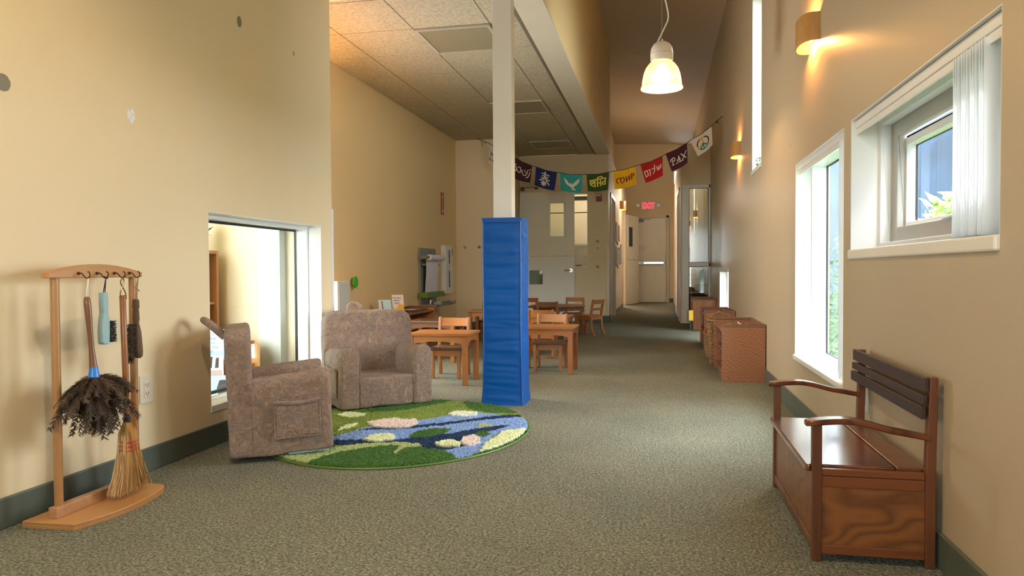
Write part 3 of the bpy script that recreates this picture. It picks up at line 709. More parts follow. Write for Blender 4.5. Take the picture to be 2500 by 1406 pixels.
# ================================================================== glazed partition
t = win('window_11')
m = MB(); m.box(.335, 11.40, 0, .436, 11.44, 2.113).box(.436, 11.40, 2.062, XR-.002, 11.44, 2.113).box(.436, 11.40, .867, XR-.002, 11.44, .932).box(.725, 11.40, 0, XR-.002, 11.44, 2.113).box(.436, 11.40, 0, .725, 11.44, .10)
m.build('window_frame', M['white_gloss'], t, bevel=.003)
g = new_mat('reflective_glass')
m_, nt, b = g; nt.nodes.remove(b); out = nt.nodes['Material Output']; tr = N(nt, 'ShaderNodeBsdfTransparent'); tr.inputs[0].default_value = (.85, .9, .85, 1); gl = N(nt, 'ShaderNodeBsdfGlossy'); gl.inputs['Roughness'].default_value = 0
mx = N(nt, 'ShaderNodeMixShader'); mx.inputs[0].default_value = .35; L(nt, tr.outputs[0], mx.inputs[1]); L(nt, gl.outputs[0], mx.inputs[2]); L(nt, mx.outputs[0], out.inputs[0]); M['reflglass'] = m_
MB().box(.436, 11.425, .932, .725, 11.429, 2.062).build('window_pane', M['reflglass'], t)
MB().box(.436, 11.425, .10, .725, 11.429, .867).build('window_pane', M['reflglass'], t)
ring(MB(), 11.415, 11.424, .436, .725, .932, 2.062, .006, 'y').box(.436, 11.415, .86, .725, 11.424, .867).box(.436, 11.415, .10, .442, 11.424, .867).box(.719, 11.415, .10, .725, 11.424, .867).build('gasket', M['black'], t)
d = thing('door_5', 'dark doorway in the partition side', None, (.31, 12.0, 0), kind='structure')
MB().box(.34, 12.02, .01, .38, 12.98, 2.08).build('door_leaf', M['darkint'], d)
MB().box(.295, 11.95, 0, .405, 12.01, 2.14).box(.295, 12.99, 0, .405, 13.05, 2.14).box(.295, 11.95, 2.09, .405, 13.05, 2.14).build('door_frame', M['doorpaint'], d)
t = thing('desk', 'office desk seen behind the lower glass of the partition', 'desk', (.58, 12.3, 0))
MB().box(.43, 12.0, .66, .74, 12.6, .69).build('desktop', M['greylight'], t)
for x in (.45, .72):
    for y in (12.03, 12.57): MB().box(x-.015, y-.015, 0, x+.015, y+.015, .66).build('leg', M['alu'], t)
t = thing('framed_photo', 'white picture frame standing on the desk behind the partition glass', 'picture frame', (.52, 12.1, .69))
MB().box(.46, 12.08, .692, .59, 12.10, .85).build('frame', M['white'], t); MB().box(.475, 12.075, .71, .575, 12.08, .835).build('picture', M['grey'], t)
t = thing('card_rack', 'small rack of white cards on the desk behind the partition glass', 'card rack', (.66, 12.1, .69))
for i in range(3): MB().add([(.62+i*.035, 12.1, .692), (.648+i*.035, 12.1, .692), (.62+i*.035, 12.1, .82), (.62+i*.035, 12.12, .692), (.648+i*.035, 12.12, .692), (.62+i*.035, 12.12, .82)], [(0, 1, 2), (3, 5, 4), (0, 3, 4, 1), (1, 4, 5, 2), (2, 5, 3, 0)]).build('card', M['paper'], t)
t = thing('office_chair', 'dark office chair behind the lower glass of the partition', 'office chair', (.60, 11.85, 0))
MB().box(.50, 11.66, .30, .715, 11.88, .36).build('seat', M['darkcloth'], t, bevel=.02); MB().box(.50, 11.62, .36, .715, 11.66, .60).build('backrest', M['darkcloth'], t, bevel=.015)
MB().tube([(.61, 11.77, .05), (.61, 11.77, .30)], .02, 10).box(.51, 11.75, .0, .71, 11.79, .05).box(.59, 11.64, .0, .63, 11.90, .05).build('base', M['alu'], t)
struct(MB().box(.402, 13.2, 0, XR-.002, 13.25, 2.65).build('wall_office', M['doorpaint']))
point('office_fill_light', (.58, 12.6, 2.4), 1.2, (1, .95, .8), .08)  # unseen source, added to light the space behind the glass

# ================================================================== light fittings
def sconce(lbl, yc, z0, side, glow=True, power=4.2, x_wall=XR, w=.13, p=.085, h=.135):
    s = -1 if side == 'R' else 1
    t = thing('wall_sconce', lbl, 'wall lamp', (x_wall, yc, z0), group='wooden wall lamps along the hall')
    prof = []
    n = 20
    for i in range(n+1):
        a = PI*i/n; prof.append((max(0.02, 0) + (p-.02)*math.sin(a)**.75, -w*math.cos(a)))
    outer = [(0, -w)]+prof+[(0, w)]
    def shell(off): return [(max(0, q[0]-off), q[1]*(1-off/w)) for q in outer]
    m = MB(); o_, i_ = shell(0), shell(.005)
    vs = []; fs = []; k = len(o_)
    for pl in (o_, i_):
        for z in (z0, z0+h):
            vs += [(x_wall+s*q[0], yc+q[1], z) for q in pl]
    for i in range(k-1): fs += [(i, i+1, k+i+1, k+i), (2*k+i, 3*k+i, 3*k+i+1, 2*k+i+1), (i, 2*k+i, 2*k+i+1, i+1), (k+i, k+i+1, 3*k+i+1, 3*k+i)]
    m.add(vs, fs).build('wood_band', M['sconce'], t, sm=True)
    MB().box(x_wall+s*.001, yc-.05, z0+.03, x_wall+s*.012, yc+.05, z0+h-.03).build('back_plate', M['lampwhite'], t)
    MB().sphere((x_wall+s*.040, yc, z0+h/2), .017, 8).build('bulb', M['bulbsmall'], t, sm=True)
    if glow:
        point('sconce_light', (x_wall+s*.040, yc, z0+h/2-.032), power*.5, (1, .50, .14), .012, t)
        point('sconce_light', (x_wall+s*.040, yc, z0+h/2+.032), power*.5, (1, .50, .14), .012, t)
sconce('curved maple wall lamp above and between the two near right windows', 3.87, 1.925, 'R')
sconce('small curved maple wall lamp left of the high slit window', 7.34, 1.905, 'R')
sconce('curved wooden wall lamp on the left corridor wall above the notices', 15.1, 2.06, 'L', x_wall=-.80, w=.16, p=.12, h=.17)
sconce('added curved wooden wall lamp, unseen on the classroom wall behind the near wall corner', 5.0, 1.70, 'L', x_wall=-2.83, power=20)  # unseen lamp, added to warm and brighten the classroom
# pendant
PX, PY, PZ = .013, 5.0, 2.035
t = thing('pendant_lamp', 'glowing ribbed glass bell pendant lamp hanging in the tall hall', 'pendant lamp', (PX, PY, PZ))
m, nt, b = new_mat('ribbed_glass_shade')
b.inputs['Base Color'].default_value = (.95, .78, .52, 1); b.inputs['Roughness'].default_value = .35; b.inputs['Transmission Weight'].default_value = .55
b.inputs['Alpha'].default_value = .72; b.inputs['IOR'].default_value = 1.3
wv = N(nt, 'ShaderNodeTexWave'); wv.inputs['Scale'].default_value = 1; 
tc = N(nt, 'ShaderNodeTexCoord'); sx = N(nt, 'ShaderNodeSeparateXYZ'); L(nt, tc.outputs['Object'], sx.inputs[0]); at = N(nt, 'ShaderNodeMath', operation='ARCTAN2'); L(nt, sx.outputs[1], at.inputs[0]); L(nt, sx.outputs[0], at.inputs[1])
mu = N(nt, 'ShaderNodeMath', operation='MULTIPLY'); mu.inputs[1].default_value = 60; L(nt, at.outputs[0], mu.inputs[0]); sn = N(nt, 'ShaderNodeMath', operation='SINE'); L(nt, mu.outputs[0], sn.inputs[0]); bump(nt, b, sn.outputs[0], .5, .002)
M['shade'] = m
sh = [(.062, .180), (.085, .165), (.107, .135), (.120, .10), (.128, .06), (.133, .02), (.141, .004), (.139, 0), (.132, .012), (.125, .06), (.116, .10), (.103, .133), (.082, .160), (.062, .175)]
MB().lathe([(r, PZ+z) for r, z in sh], (PX, PY, 0), 64, cap=False).build('glass_shade', M['shade'], t, sm=True)
inn = [(.10, .035), (.112, .05), (.108, .09), (.09, .13), (.06, .155)]
MB().lathe([(.0001, .318), (.03, .312), (.055, .295), (.070, .270), (.075, .24), (.075, .19), (.070, .182), (.060, .180), (.0001, .18)], (PX, PY, PZ), 40, cap=False).build('lamp_cap', M['lampwhite'], t, sm=True)
MB().lathe([(.0752, .232), (.0765, .230), (.0765, .226), (.0752, .224)], (PX, PY, PZ), 40).build('cap_groove', M['trimpaint'], t, sm=True)
MB().sphere((PX, PY, PZ+.115), .035, 10, 1.25).build('bulb', M['bulbglow'], t, sm=True)
MB().tube([(PX, PY, PZ+.31), (PX, PY, PZ+.33)], .006, 8).tube([(PX, PY, PZ+.33), (PX, PY, hz(PX, PY))], .0012, 5).build('suspension_wire', M['alu'], t)
def bez(pts, n=12):
    out = []; P = [Vector(p) for p in pts]
    for i in range(len(P)-1):
        p0 = P[max(i-1, 0)]; p1 = P[i]; p2 = P[i+1]; p3 = P[min(i+2, len(P)-1)]
        for k in range(n):
            s = k/n; out.append(.5*((2*p1)+(p2-p0)*s+(2*p0-5*p1+4*p2-p3)*s*s+(-p0+3*p1-3*p2+p3)*s**3))
    out.append(P[-1]); return out
MB().tube(bez([(PX-.03, PY, PZ+.31), (PX+.015, PY, PZ+.40), (PX+.042, PY, PZ+.47), (PX+.028, PY, PZ+.57), (PX, PY, PZ+.68), (PX-.03, PY, PZ+1.1), (PX-.02, PY, PZ+1.7), (PX, PY, hz(PX, PY))]), .0045, 8).build('power_cord', M['white_cord'], t, sm=True)
point('pendant_light', (PX, PY, PZ+.07), 8, (1, .70, .38), .03, t)
t2 = copy_thing(t, (-.85, 1.15, PZ+.55), 0, 'added unseen copy of the pendant lamp overhead, as fill light')  # out-of-view copy, added to brighten the near walls
for o in t2.children:
    if o.type == 'LIGHT': o.data = o.data.copy(); o.data.energy = 27; o.data.color = (1, .80, .55)

# ================================================================== bunting
def bunting():
    t = thing('flag_garland', 'string of nine square cloth peace flags hung across the classroom and hall', 'bunting', (-.8, 9.48, 2.1))
    F = [[(-2.307, 9.778, 2.576), (-2.002, 9.718, 2.404), (-2.315, 9.78, 2.306), (-2.015, 9.721, 2.143)],
[(-1.972, 9.713, 2.385), (-1.686, 9.657, 2.229), (-1.956, 9.709, 2.084), (-1.71, 9.661, 2.004)],
[(-1.634, 9.646, 2.214), (-1.338, 9.589, 2.121), (-1.652, 9.65, 1.968), (-1.378, 9.597, 1.884)],
[(-1.293, 9.58, 2.113), (-0.993, 9.521, 2.074), (-1.293, 9.58, 1.885), (-1.01, 9.525, 1.839)],
[(-0.938, 9.511, 2.071), (-0.642, 9.453, 2.086), (-0.923, 9.508, 1.851), (-0.653, 9.455, 1.86)],
[(-0.589, 9.442, 2.093), (-0.301, 9.386, 2.144), (-0.568, 9.438, 1.861), (-0.291, 9.384, 1.91)],
[(-0.244, 9.375, 2.156), (0.031, 9.321, 2.247), (-0.178, 9.362, 1.925), (0.036, 9.32, 2.006)],
[(0.071, 9.314, 2.269), (0.328, 9.263, 2.388), (0.146, 9.299, 2.045), (0.338, 9.261, 2.145)],
[(0.367, 9.256, 2.416), (0.618, 9.207, 2.571), (0.46, 9.238, 2.213), (0.633, 9.204, 2.341)]]
    cols = [('cream', (.74, .68, .56)), ('plum', (.055, .012, .022)), ('navy', (.010, .022, .15)), ('teal', (.03, .36, .38)), ('olive', (.035, .075, .012)), ('yellow', (.85, .47, .01)), ('red', (.50, .008, .010)), ('plum', (.075, .012, .030)), ('cream', (.80, .72, .62))]
    ink = {n: plain(n+'_flag_print', c, .8, var=.02) for n, c in dict(white=(.82, .78, .70), gold=(.85, .72, .10), maroon=(.22, .01, .02), blackp=(.03, .03, .03), greyblue=(.16, .22, .34), pgreen=(.02, .16, .09), pteal=(.06, .30, .27), pred=(.34, .02, .06), pyel=(.80, .58, .03)).items()}
    lab = ['cream flag partly hidden behind the post', 'plum flag with white Arabic script', 'navy flag with a white character', 'teal flag with a white dove', 'olive flag with yellow Devanagari script', 'yellow flag with maroon Cyrillic letters', 'red flag with white Hebrew letters', 'plum flag with white PAX letters', 'cream flag with a multicoloured peace symbol']
    def arc(cx, cy, r, a0, a1, n=10, ry=None): 
        ry = ry or r; return [(cx+r*math.cos(math.radians(a0+(a1-a0)*i/n)), cy+ry*math.sin(math.radians(a0+(a1-a0)*i/n))) for i in range(n+1)]
    art = {
     0: [('blackp', .03, [[(.12, .42), (.12, .62)], arc(.12, .57, .09, -90, 90, 8, .05), arc(.08, .25, .05, 0, 360), [(.22, .2), (.22, .3)], arc(.27, .26, .05, 180, 0, 6), [(.32, .26), (.32, .2)]])],
     1: [('white', .05, [[(.93, .60), (.90, .42), (.84, .28), (.74, .22)], [(.80, .66), (.78, .48), (.72, .36), (.60, .33), (.52, .40), (.50, .58)], [(.66, .52), (.72, .50)], [(.62, .60), (.68, .62)], [(.42, .68), (.44, .50), (.38, .40), (.28, .40), (.22, .48)], arc(.16, .52, .07, -60, 230), [(.22, .48), (.16, .40), (.06, .42)], [(.30, .62), (.36, .66)], [(.86, .70), (.96, .74)], [(.08, .66), (.2, .70)]])],
     2: [('white', .065, [[(.32, .80), (.66, .74)], [(.34, .68), (.62, .62)], [(.46, .90), (.46, .62), (.38, .48), (.22, .40)], [(.30, .56), (.70, .48)], [(.52, .58), (.60, .40), (.72, .24)], [(.44, .42), (.44, .14)], [(.30, .28), (.58, .28)], [(.34, .38), (.54, .18)], [(.54, .38), (.34, .18)]])],
     3: [('white', .075, [[(.20, .74), (.24, .58), (.34, .42), (.48, .32), (.60, .28)], [(.26, .66), (.34, .52), (.46, .40)], [(.30, .60), (.42, .42)], [(.86, .74), (.82, .56), (.70, .42), (.56, .30)], [(.80, .68), (.68, .54), (.58, .40)], [(.76, .60), (.62, .38)], [(.48, .50), (.54, .34), (.62, .20)], [(.56, .18), (.70, .16)], [(.50, .46), (.60, .32)]]), ('greyblue', .03, [[(.17, .74), (.19, .60), (.28, .44), (.40, .34), (.54, .26)], [(.89, .70), (.86, .54), (.76, .42)], [(.46, .50), (.44, .47)]])],
     4: [('gold', .07, [[(.12, .62), (.88, .70)], [(.22, .60), (.14, .50), (.22, .44), (.30, .50), (.28, .60)], [(.16, .40), (.30, .30)], [(.36, .64), (.36, .28)], [(.48, .66), (.48, .30)], [(.62, .68), (.62, .32)], [(.50, .48), (.62, .50)], [(.84, .70), (.84, .36)], [(.84, .52), (.72, .52), (.70, .40), (.78, .36)], arc(.60, .72, .12, 0, 180, 8, .12)])],
     5: [('maroon', .055, [arc(.22, .44, .10, 200, 20, 8, .13), [(.12, .38), (.18, .30)], [(.30, .50), (.30, .34)], arc(.38, .46, .09, 160, -40, 8, .13), [(.44, .36), (.34, .28)], [(.56, .60), (.56, .30)], [(.56, .34), (.70, .58)], [(.70, .62), (.70, .34)], [(.80, .66), (.80, .36)], arc(.80, .58, .11, 90, -90, 8, .08)])],
     6: [('white', .06, [[(.92, .62), (.90, .46), (.76, .40), (.72, .60)], [(.82, .42), (.82, .60)], [(.62, .74), (.60, .58), (.48, .58)], [(.62, .58), (.60, .44), (.52, .34)], [(.38, .60), (.36, .28)], [(.38, .60), (.32, .60)], [(.10, .58), (.24, .60), (.26, .34), (.12, .28), (.10, .56)]])],
     7: [('white', .055, [[(.22, .60), (.20, .30)], [(.14, .30), (.27, .30)], [(.10, .50), (.14, .60), (.30, .66), (.36, .58), (.32, .48), (.20, .46)], [(.38, .28), (.48, .36), (.56, .62), (.60, .30)], [(.45, .44), (.62, .44)], [(.54, .30), (.66, .30)], [(.68, .66), (.92, .32)], [(.94, .66), (.70, .30)], [(.64, .30), (.76, .30)]])],
     8: [('pred', .075, [arc(.5, .5, .30, 110, 185, 8), arc(.5, .5, .30, -60, 20, 8)]), ('pyel', .075, [arc(.5, .5, .30, 185, 230, 6), arc(.5, .5, .30, 70, 110, 6), [(.5, .5), (.5, .79)]]), ('pgreen', .075, [arc(.5, .5, .30, 20, 70, 6), arc(.5, .5, .30, 230, 262, 5), [(.5, .5), (.29, .29)]]), ('pteal', .075, [arc(.5, .5, .30, 262, 300, 5), [(.5, .5), (.71, .29)], [(.5, .5), (.5, .21)]])],
    }
    nrm = Vector((-.1916, -.9815, 0))
    for i, q in enumerate(F):
        A, B, C, D = [Vector(p) for p in q]
        def fn(u, v, off=0, A=A, B=B, C=C, D=D, i=i):
            p = (C*(1-u)+D*u)*(1-v)+(A*(1-u)+B*u)*v
            wv = .010*math.sin(u*7+i*1.7)*(1-v)+.006*math.sin(v*5+i)*(1-v*v)
            p = p+nrm*(wv+off); p.z -= .012*math.sin(PI*u); return p
        m = MB(); n = 10
        for off, rev in ((0, 0), (-.0018, 1)):
            vs = [fn(a/n, b/n, off) for b in range(n+1) for a in range(n+1)]
            fs = [(b*(n+1)+a, b*(n+1)+a+1, (b+1)*(n+1)+a+1, (b+1)*(n+1)+a) for b in range(n) for a in range(n)]
            m.add(vs, [f[::-1] if rev else f for f in fs])
        f = m.build('flag', plain(f'{cols[i][0]}_flag_cloth_{i}', cols[i][1], .85, var=.08, scale=12), t, recalc=False, label=lab[i], sm=True)
        # stitched hem
        for nm, w, lines in art[i]:
            MB().ribbon(lines, w*.82, lambda a, b, o: fn(a, b, .0012+o), .0015).build('print', ink[nm], f, recalc=False)
    cordp = [(-2.60, 9.77, 2.72-.055)]+[]
    pts = [(-2.50, 9.82, 2.662)]
    for q in F: pts += [tuple(Vector(q[0])+Vector((0, 0, .001))), tuple((Vector(q[0])+Vector(q[1]))/2+Vector((0, 0, -.012))), tuple(Vector(q[1]))]
    pts += [(.755, 9.18, 2.69)]
    m = MB().tube(pts, .004, 6).tube([(.67, 9.197, 2.612), (.70, 9.19, 2.645)], [.010, .006], 6).tube([(.67, 9.197, 2.612), (.705, 9.19, 2.60)], .004, 5).tube([(-2.42, 9.80, 2.63), (-2.41, 9.80, 2.54)], .003, 5).tube([(-2.40, 9.80, 2.625), (-2.37, 9.80, 2.57), (-2.35, 9.79, 2.60)], .003, 5)
    m.build('hanging_cord', M['cord'], t)
    MB().tube([(.755, 9.18, 2.69), (.745, 9.18, 2.69), (.742, 9.18, 2.71)], .003, 6).build('wall_hook', M['white'], t)
bunting()

# ================================================================== furniture
def arch_apron(m, a0, a1, z1, depth, rise, t0, t1, ax):
    n = 14; top = []; bot = []
    for i in range(n+1):
        s = i/n; a = a0+(a1-a0)*s; k = math.sin(PI*s)**.6 if 0 < s < 1 else 0
        bot.append((a, z1-depth+rise*k))
    poly = [(a0, z1)]+bot+[(a1, z1)]
    P = (lambda a, z, c: Vector((a, c, z))) if ax == 'x' else (lambda a, z, c: Vector((c, a, z)))
    # strip quads
    vs = []; fs = []
    for c in (t0, t1):
        for a, z in bot: vs += [P(a, z, c), P(a, z1, c)]
    k2 = 2*(n+1)
    for i in range(n):
        b = 2*i; fs += [(b, b+2, b+3, b+1), (k2+b, k2+b+1, k2+b+3, k2+b+2), (b, k2+b, k2+b+2, b+2), (b+1, b+3, k2+b+3, k2+b+1)]
    fs += [(0, 1, k2+1, k2), (2*n, k2+2*n, k2+2*n+1, 2*n+1)]
    return m.add(vs, fs)
def make_table(label, loc, w, d, h, wood_top, wood_leg, rz=0):
    t = thing('child_table', label, 'table', loc, rz)
    mt = t.matrix_world
    def put(m, nm, mat, bv=.003):
        m.v = [mt @ p for p in m.v]; return m.build(nm, mat, t, bevel=bv)
    put(MB().box(-w/2, -d/2, h-.020, w/2, d/2, h), 'tabletop', wood_top, .004)
    lg = .037; i = .010
    for sx in (-1, 1):
        for sy in (-1, 1):
            x, y = sx*(w/2-i-lg/2), sy*(d/2-i-lg/2)
            put(MB().box(x-lg/2, y-lg/2, 0, x+lg/2, y+lg/2, h-.020), 'leg', wood_leg)
    for s in (-1, 1):
        y = s*(d/2-i-.014); put(arch_apron(MB(), -w/2+i+lg, w/2-i-lg, h-.020, .062, .024, y-.009, y+.009, 'x'), 'apron', wood_top, 0)
        x = s*(w/2-i-.014); put(arch_apron(MB(), -d/2+i+lg, d/2-i-lg, h-.020, .062, .024, x-.009, x+.009, 'y'), 'apron', wood_top, 0)
    return t
make_table('honey oak child table just left of the blue pad', (-1.565, 5.153, 0), .458, .365, .372, M['oak'], M['oakz'])
make_table('honey oak child table just right of the blue pad', (-.889, 5.836, 0), .458, .379, .372, M['oak'], M['oakz'])
make_table('dark brown topped child table behind the left armchair table', (-2.02, 6.40, 0), .46, .365, .372, M['brownwood'], M['oakz'])
make_table('child table farthest back, left of the blue pad', (-1.895, 8.09, 0), .47, .37, .372, M['oak'], M['oakz'])
make_table('child table in the middle row, partly hidden by two chairs', (-1.09, 7.19, 0), .46, .37, .372, M['oak'], M['oakz'])
# round table
t = thing('round_table', 'round oak child table in front of the dutch door', 'table', (-1.30, 9.35, 0))
MB().lathe([(.0001, .352), (.352, .352), (.362, .357), (.362, .366), (.352, .371), (.0001, .371)], (-1.30, 9.35, 0), 48, cap=False).build('tabletop', M['oak'], t, sm=True)
for a in (8, 98, 188, 278):
    c, s = math.cos(math.radians(a)), math.sin(math.radians(a)); x, y = -1.30+.30*c, 9.35+.30*s
    MB().box(x-.019, y-.019, 0, x+.019, y+.019, .352).build('leg', M['oakz'], t, bevel=.003)
    c2, s2 = math.cos(math.radians(a+90)), math.sin(math.radians(a+90)); p0 = Vector((x, y, 0)); p1 = Vector((-1.30+.30*c2, 9.35+.30*s2, 0)); dd = (p1-p0).normalized(); nn = Vector((-dd.y, dd.x, 0))*.009
    q0 = p0+dd*.02; q1 = p1-dd*.02
    MB().add([q0-nn+Vector((0, 0, .30)), q1-nn+Vector((0, 0, .30)), q1+nn+Vector((0, 0, .30)), q0+nn+Vector((0, 0, .30)), q0-nn+Vector((0, 0, .352)), q1-nn+Vector((0, 0, .352)), q1+nn+Vector((0, 0, .352)), q0+nn+Vector((0, 0, .352))], [(0, 3, 2, 1), (4, 5, 6, 7), (0, 1, 5, 4), (1, 2, 6, 5), (2, 3, 7, 6), (3, 0, 4, 7)]).build('apron', M['oak'], t)

def make_chair(label, loc, rz, kind, mats, group):
    mw, mz, ms = mats
    t = thing('child_chair', label, 'chair', loc, rz, group); mt = t.matrix_world
    def put(m, nm, mat, bv=.003):
        m.v = [mt @ p for p in m.v]; return m.build(nm, mat, t, bevel=bv)
    W2 = .122; SH = .236 if kind != 'two' else .258; H = .455
    # seat, gently scooped
    m = MB(); n = 10
    def seatp(p):
        u, v = p.x/.135, p.y/.13; dz = -.008*max(0, (1-u*u))*max(0, 1-v*v) if p.z > SH-.005 else 0
        return Vector((p.x, p.y, p.z+dz))
    m.gbox(-.136, -.140, SH-.018, .136, .112, SH, n, n, 1, seatp)
    put(m, 'seat', ms, .004)
    lw = .013
    for s in (-1, 1):
        x = s*(W2-.018) if kind != 'two' else s*(W2-.022)
        put(MB().box(x-lw, -.128, 0, x+lw, -.102, SH-.018), 'leg', mz)
        xb = s*(W2-.006)
        path = [(.128 if kind != 'two' else .160, 0), (.116, .09), (.112, SH), (.122, .33), (.146, H)]
        vs = []; fs = []
        for (y, z) in path:
            vs += [(xb-lw, y-.013, z), (xb+lw, y-.013, z), (xb+lw, y+.013, z), (xb-lw, y+.013, z)]
        for i in range(len(path)-1):
            for k in range(4):
                a, b = 4*i+k, 4*i+(k+1) % 4; fs.append((a, b, b+4, a+4))
        fs += [(3, 2, 1, 0), tuple(4*(len(path)-1)+k for k in range(4))]
        put(MB().add(vs, fs), 'leg', mz, .005)
        put(MB().box(x-.008, -.102, SH-.062, x+.008, .10, SH-.020), 'side_rail', mw, .002)
    put(MB().box(-W2+.03, -.122, SH-.066, W2-.03, -.106, SH-.019), 'apron', mw, .002)
    put(MB().box(-W2+.008, .104, SH-.06, W2-.008, .118, SH-.02), 'apron', mw, .002)
    if kind == 'stretch': put(MB().box(-W2+.03, -.120, .100, W2-.03, -.108, .122), 'stretcher', mz, .002)
    def slat(z0, z1, y0, y1, hw):
        m = MB(); n = 8; vs = []; fs = []
        for i in range(n+1):
            u = -1+2*i/n; b = .010*(1-u*u)
            for (z, y) in ((z0, y0), (z1, y1)):
                vs += [(u*hw, y+b-.006, z), (u*hw, y+b+.006, z)]
        for i in range(n):
            a = 4*i; fs += [(a, a+4, a+6, a+2), (a+1, a+3, a+7, a+5), (a, a+1, a+5, a+4), (a+2, a+6, a+7, a+3)]
        fs += [(0, 2, 3, 1), (4*n, 4*n+1, 4*n+3, 4*n+2)]
        put(m.add(vs, fs), 'back_slat', mw, .003)
    if kind == 'two':
        slat(.395, .452, .133, .145, W2-.010); slat(.315, .348, .118, .124, W2-.010)
    else: slat(.382, .448, .128, .142, W2-.015)
    return t
OK_ = (M['oaky'], M['oakz'], M['oak']); PA = (M['paleoak'], M['paleoakz'], M['midwood']); BR = (M['oak'], M['oakz'], M['brownwood']); DK = (M['midwood'], M['midwood'], M['brownwood'])
G = 'small oak chairs around the child tables'
make_chair('oak child chair with a dark seat tucked under the table left of the blue pad', (-1.60, 5.415, 0), 0, 'plain', BR, G)
make_chair('pale scuffed oak child chair with a stretcher at the table right of the blue pad', (-.895, 5.955, 0), 0, 'stretch', PA, G)
make_chair('oak child chair with its back to the viewer at the middle row table', (-1.10, 6.87, 0), PI, 'plain', OK_, G)
make_chair('dark brown child chair between the middle row table and the round table', (-1.305, 8.62, 0), PI, 'plain', DK, G)
make_chair('honey oak child chair left of the round table, mostly behind the blue pad', (-1.77, 9.48, 0), math.radians(-20), 'two', OK_, G)
make_chair('honey oak child chair facing us behind the round table', (-1.13, 9.70, 0), 0, 'two', OK_, G)
make_chair('honey oak two-slat child chair seen from the side, right of the round table', (-.885, 9.215, 0), math.radians(90-28.6+180), 'two', OK_, G)
make_chair('child chair with a dark seat at the farthest back table', (-1.985, 8.43, 0), 0, 'plain', BR, G)
make_chair('honey oak child chair at the left end of the dark table', (-2.41, 6.19, 0), math.radians(75), 'plain', OK_, G)

# low shelf units: local x = depth (0 at wall), y = length
def shelf_unit(label, loc, length, s, group, mats, h=.425):
    # s = -1: front faces -x (right wall), +1: front faces +x (left wall)
    mp, me = mats
    t = thing('low_shelf', label, 'shelf', loc, 0, group); ox, oy, _ = loc
    X = lambda x: ox+s*x
    def bx(m, x0, y0, z0, x1, y1, z1): return m.box(X(x0), oy+y0, z0, X(x1), oy+y1, z1)
    D = .305
    for y in (0, length-.019):
        bx(MB(), 0, y, 0, D, y+.019, h-.022).build('end_panel', mp, t, bevel=.002)
        bx(MB(), 0, y-.001, h-.022, D+.003, y+.020, h).build('end_lip', me, t, bevel=.003)
    bx(MB(), .0, .019, h-.06, D, length-.019, h-.042).build('top', me, t, bevel=.002)
    bx(MB(), .0, .019, h-.042, .014, length-.019, h-.004).build('back_lip', me, t, bevel=.002)
    bx(MB(), .0, .019, .04, .010, length-.019, h-.06).build('back_panel', mp, t)
    bx(MB(), .010, .019, .045, D-.01, length-.019, .062).build('shelf', me, t, bevel=.002)
    bx(MB(), .010, .019, .20, D-.02, length-.019, .215).build('shelf', me, t, bevel=.002)
    bx(MB(), D-.03, .019, 0, D-.018, length-.019, .045).build('kick_board', me, t)
    return t
GS = 'low oak shelves along the right wall'
SP = (M['shelfoak'], M['shelfedge'])
shelf_unit('nearest low oak shelf with a zigzag grained end panel, against the right wall', (.755-.006, 5.49, 0), .80, -1, GS, (M['chevron'], M['shelfedge']), .422)
shelf_unit('middle low oak shelf holding trays on top and red boxes inside', (.755-.006, 7.66, 0), .80, -1, GS, SP, .40)
shelf_unit('farthest low orange oak shelf in front of the glazed partition', (.755-.006, 10.2, 0), .76, -1, GS, (M['shelforange'], M['midwood']), .425)
shelf_unit('low oak shelf with two picture books against the classroom left wall', (-2.824, 6.55, 0), 1.38, 1, GS.replace('right wall', 'classroom left wall'), (M['shelforange'], M['midwood']), .425)
def tray(label, x0, y0, x1, y1, z, mat, inner, cat='tray', group=None, knobs=0):
    t = thing('tray', label, cat, ((x0+x1)/2, (y0+y1)/2, z), group=group)
    MB().box(x0, y0, z, x1, y1, z+.006).box(x0, y0, z+.006, x0+.008, y1, z+.022).box(x1-.008, y0, z+.006, x1, y1, z+.022).box(x0, y0, z+.006, x1, y0+.008, z+.022).box(x0, y1-.008, z+.006, x1, y1, z+.022).build('frame', mat, t)
    MB().box(x0+.012, y0+.012, z+.006, x1-.012, y1-.012, z+.014).build('insert', inner, t)
    for k in range(knobs):
        MB().sphere(((x0+x1)/2+random.uniform(-.04, .04), y0+(k+.5)*(y1-y0)/knobs, z+.032), .010, 6).build('knob', M['oakz'], t, sm=True)
    return t
z1 = .38+.001
t = thing('puzzle_board', 'wooden knobbed puzzle board on the nearest low shelf', 'puzzle', (.60, 5.75, z1))
MB().box(.52, 5.62, z1, .68, 5.98, z1+.014).build('board', M['birch'], t, bevel=.002)
for y in (5.70, 5.79, 5.88): MB().box(.55, y, z1+.0145, .65, y+.022, z1+.016).build('slot', M['darkint'], t)
for y in (5.72, 5.80, 5.895): MB().sphere((.60, y, z1+.024), .007, 6).build('knob', M['paper'], t, sm=True)
z2 = .36-.001
tray('wide tray with pale inserts nearest on the middle low shelf', .46, 7.72, .72, 7.92, z2, M['midwood'], M['greylight'], group='trays on the middle low shelf', knobs=3)
tray('tray with yellowish pieces in the middle of the middle low shelf', .47, 7.95, .73, 8.13, z2, M['midwood'], M['creamcard'], group='trays on the middle low shelf', knobs=3)
tray('grey tray farthest back on the middle low shelf', .46, 8.17, .72, 8.40, z2, M['midwood'], M['greylight'], group='trays on the middle low shelf', knobs=2)
tray('flat glassy tray on the farthest low shelf', .47, 10.3, .72, 10.8, .384, M['midwood'], M['greylight'])
tray('thin pale tray on the left classroom shelf', -2.78, 7.30, -2.56, 7.80, .384, M['brownwood'], M['greylight'])
